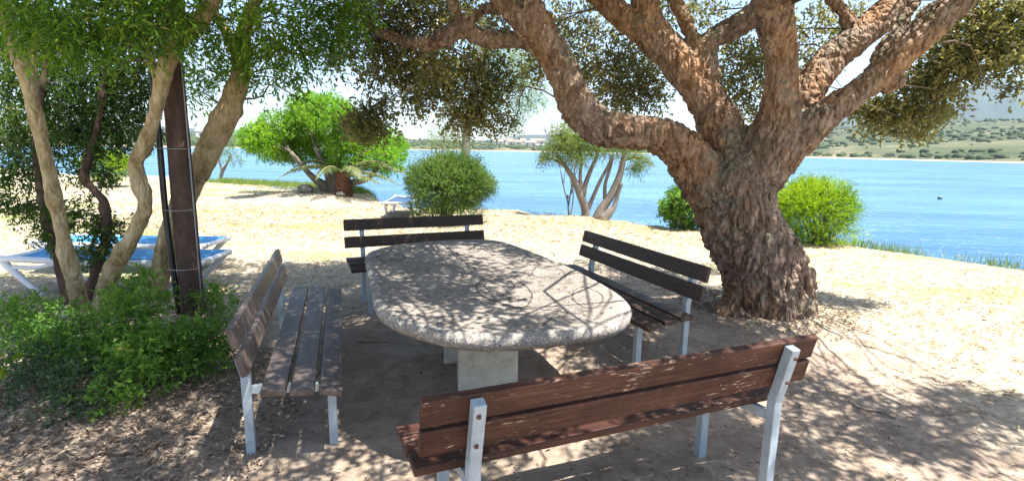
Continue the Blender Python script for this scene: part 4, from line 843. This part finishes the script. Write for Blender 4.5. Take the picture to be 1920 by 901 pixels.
tag(link('far_scrub', mesh_np('far_scrub', np.vstack(Vs), np.vstack(Fs)), M['scrub_bush']), 'dark bushes dotted over the far shore slope', 'scrub', kind='stuff')

def scatter(name, label, cat, n, fx, fy, accept, ln, wd, mat, lift=.004, tilt=.12, vb=0, fold=.1):
    x = rng.uniform(*fx, n); y = rng.uniform(*fy, n); k = accept(x, y); x, y = x[k], y[k]; n = len(x)
    a = rng.random(n)*2*np.pi; d = np.stack([np.cos(a), np.sin(a), np.abs(rng.normal(0, tilt, n))], -1); nr = np.stack([rng.normal(0, .25, n), rng.normal(0, .25, n), np.ones(n)], -1)
    pos = np.stack([x, y, gz(x, y)+lift+rng.random(n)*.006], -1)
    tag(link(name, leaves_mesh(name, pos, d, nr, ln*(.5+rng.random(n)), wd*(.6+.6*rng.random(n)), np.clip(rng.random(n)+vb, 0, 1), fold=fold), M[mat]), label, cat, kind='stuff')
def off_sand(x, y):
    d = np.hypot((x-.1)*.34, (y-3.)*.27)+.5*vn(x, y, .9); return (edge_dist(x, y) > .1) & (d > .85+.4*rng.random(len(x)))
scatter('dry_grass', 'short dry straw grass lying on the lit lawn', 'grass', 110000, (-9, 9), (1.5, 14), off_sand, .05, .0085, 'straw', .012, .25)
scatter('dry_grass', 'coarse dry straw grass on the lawn toward the lake', 'grass', 26000, (-18, 6), (9, 23), lambda x, y: edge_dist(x, y) > .05, .11, .012, 'straw', .012, .3)
lit = lambda x, y: (np.hypot((x+2.7)*.75, (y-2.7)*.85)+.25*vn(x, y, 2.2) < 1.0*np.sqrt(rng.random(len(x)))+.35)
scatter('leaf_litter', 'dry fallen brown leaves heaped under the left shrubs', 'leaf litter', 15000, (-4.6, -1.3), (1.6, 4.2), lit, .036, .017, 'dry_leaf', .014, .3, .1, .3)
scatter('fallen_leaves', 'small fallen cork oak leaves scattered on the sand', 'leaves', 2600, (-3, 7), (1.4, 7.5), lambda x, y: np.ones(len(x), bool), .032, .013, 'dry_leaf', .012, .25, -.15, .3)
q_ = cen+(cr[rng.integers(0, len(cr), 70)]-cen)*np.sqrt(rng.random((70, 1)))*.92; a_ = rng.random(70)*6.28
tag(link('table_leaves', leaves_mesh('table_leaves', np.column_stack([q_, np.full(70, TZ+.004)]), np.stack([np.cos(a_), np.sin(a_), rng.normal(0, .08, 70)], -1), np.tile([0, 0, 1.], (70, 1)), .035, .015, rng.random(70)*.8), M['dry_leaf']), 'small dry leaves fallen on the tabletop', 'leaves', kind='stuff')
scatter('dry_debris', 'dark thin twig and leaf debris on the sand round the cork oak', 'debris', 4500, (-1, 6), (1.4, 6.5), lambda x, y: vn(x, y, 1.6, 4.)+.5*rng.random(len(x)) > .25, .05, .005, 'dry_leaf', .01, .12, -.35, .1)
_a = lambda x, y: (np.abs(np.hypot(x-cb[0], (y-cb[1]-.1))-.52-.25*rng.random(len(x))**2) < .16)
scatter('oak_litter', 'brown leaf litter gathered round the foot of the cork oak', 'leaf litter', 9000, (1.2, 3.9), (3.6, 6.2), _a, .036, .015, 'dry_leaf', .012, .3, -.3, .3)
# short green grass and reeds along the bank
def blades(name, label, x, y, h, w, mat, lean=.25):
    n = len(x); d = np.stack([rng.normal(0, lean, n), rng.normal(0, lean, n), np.ones(n)], -1); nr = np.stack([rng.normal(0, 1, n), rng.normal(0, 1, n), np.zeros(n)], -1)
    tag(link(name, leaves_mesh(name, np.stack([x, y, np.maximum(gz(x, y), WZ-.1)-.01], -1), d, nr, h*(.5+.8*rng.random(n)), w, rng.random(n), tipw=.25), M[mat]), label, 'grass', kind='stuff')
def along(n, t0, t1, lo, hi):
    seg = EDGE[4:14]; L = np.concatenate([[0], np.cumsum(np.hypot(*np.diff(seg, axis=0).T))]); s = (t0+(t1-t0)*rng.random(n))*L[-1]
    x = np.interp(s, L, seg[:, 0]); y = np.interp(s, L, seg[:, 1]); o = rng.uniform(lo, hi, n); return x+o*.45, y+o*.9
x, y = along(5000, .70, 1.0, -.1, .9); k = vn(x, y, 1.7)+.25*rng.random(len(x)) > .0; blades('shore_grass', 'green grass and thin reeds along the bank right of the cork oak', x[k], y[k], .2, .008, 'green_grass')
x, y = along(7000, .0, .34, -.9, .5); blades('shore_grass', 'bright green grass strip along the bank behind the spreading tree', x, y, .22, .02, 'green_grass')
x = rng.uniform(-11, -5.5, 9000); y = rng.uniform(8.8, 11.2, 9000); k = vn(x, y, .8, 2.)+.5*rng.random(9000) > .15; blades('lawn_grass', 'thin green patch of living grass on the dry lawn', x[k], y[k], .05, .008, 'green_grass', .5)
# sticks on the sand
for x, y, L, a, lb in [(700, 632, .30, .1, 'dark thin stick on the sand between the table and the long brown bench'), (1640, 770, .22, -.6, 'short brown stick in the broken shade beyond the red-brown bench end'),
                    (230, 850, .45, .3, 'pale bent stick lying across the leaf litter'), (90, 840, .5, .7, 'brown stick half buried in the leaf litter')]:
    p = G(x, y, .02); p[2] = 0; T = Tubes(); q = np.array([[math.cos(a), math.sin(a)]])*np.linspace(-L/2, L/2, 7)[:, None]; q = q+rng.normal(0, .012, q.shape)
    zz = gz(q[:, 0]+p[0], q[:, 1]+p[1]); zb = float(zz.mean()); T.add(np.column_stack([q, zz-zb+.008]), np.linspace(.006, .0025, 7), 6)
    o = link('stick', T.mesh('stick'), M['twig']); o.location = (p[0], p[1], zb)
    tag(o, lb, 'stick')

# ------------------------------------------------------------------ air between here and the mountains
hz = link('haze', box_mesh('haze', 9600, 9600, 480, 0), None); hz.location = (0, 0, 480/2-22); tag(hz, 'thin pale summer haze over the lake', 'haze', kind='stuff')
mt = bpy.data.materials.new('haze'); mt.use_nodes = True; nt = mt.node_tree; nt.nodes.remove(nt.nodes['Principled BSDF'])
pv = nt.nodes.new('ShaderNodeVolumePrincipled'); pv.inputs['Density'].default_value = .00013; pv.inputs['Color'].default_value = (.66, .83, 1, 1); pv.inputs['Anisotropy'].default_value = .2
nt.links.new(pv.outputs[0], nt.nodes['Material Output'].inputs['Volume']); hz.data.materials.append(mt)
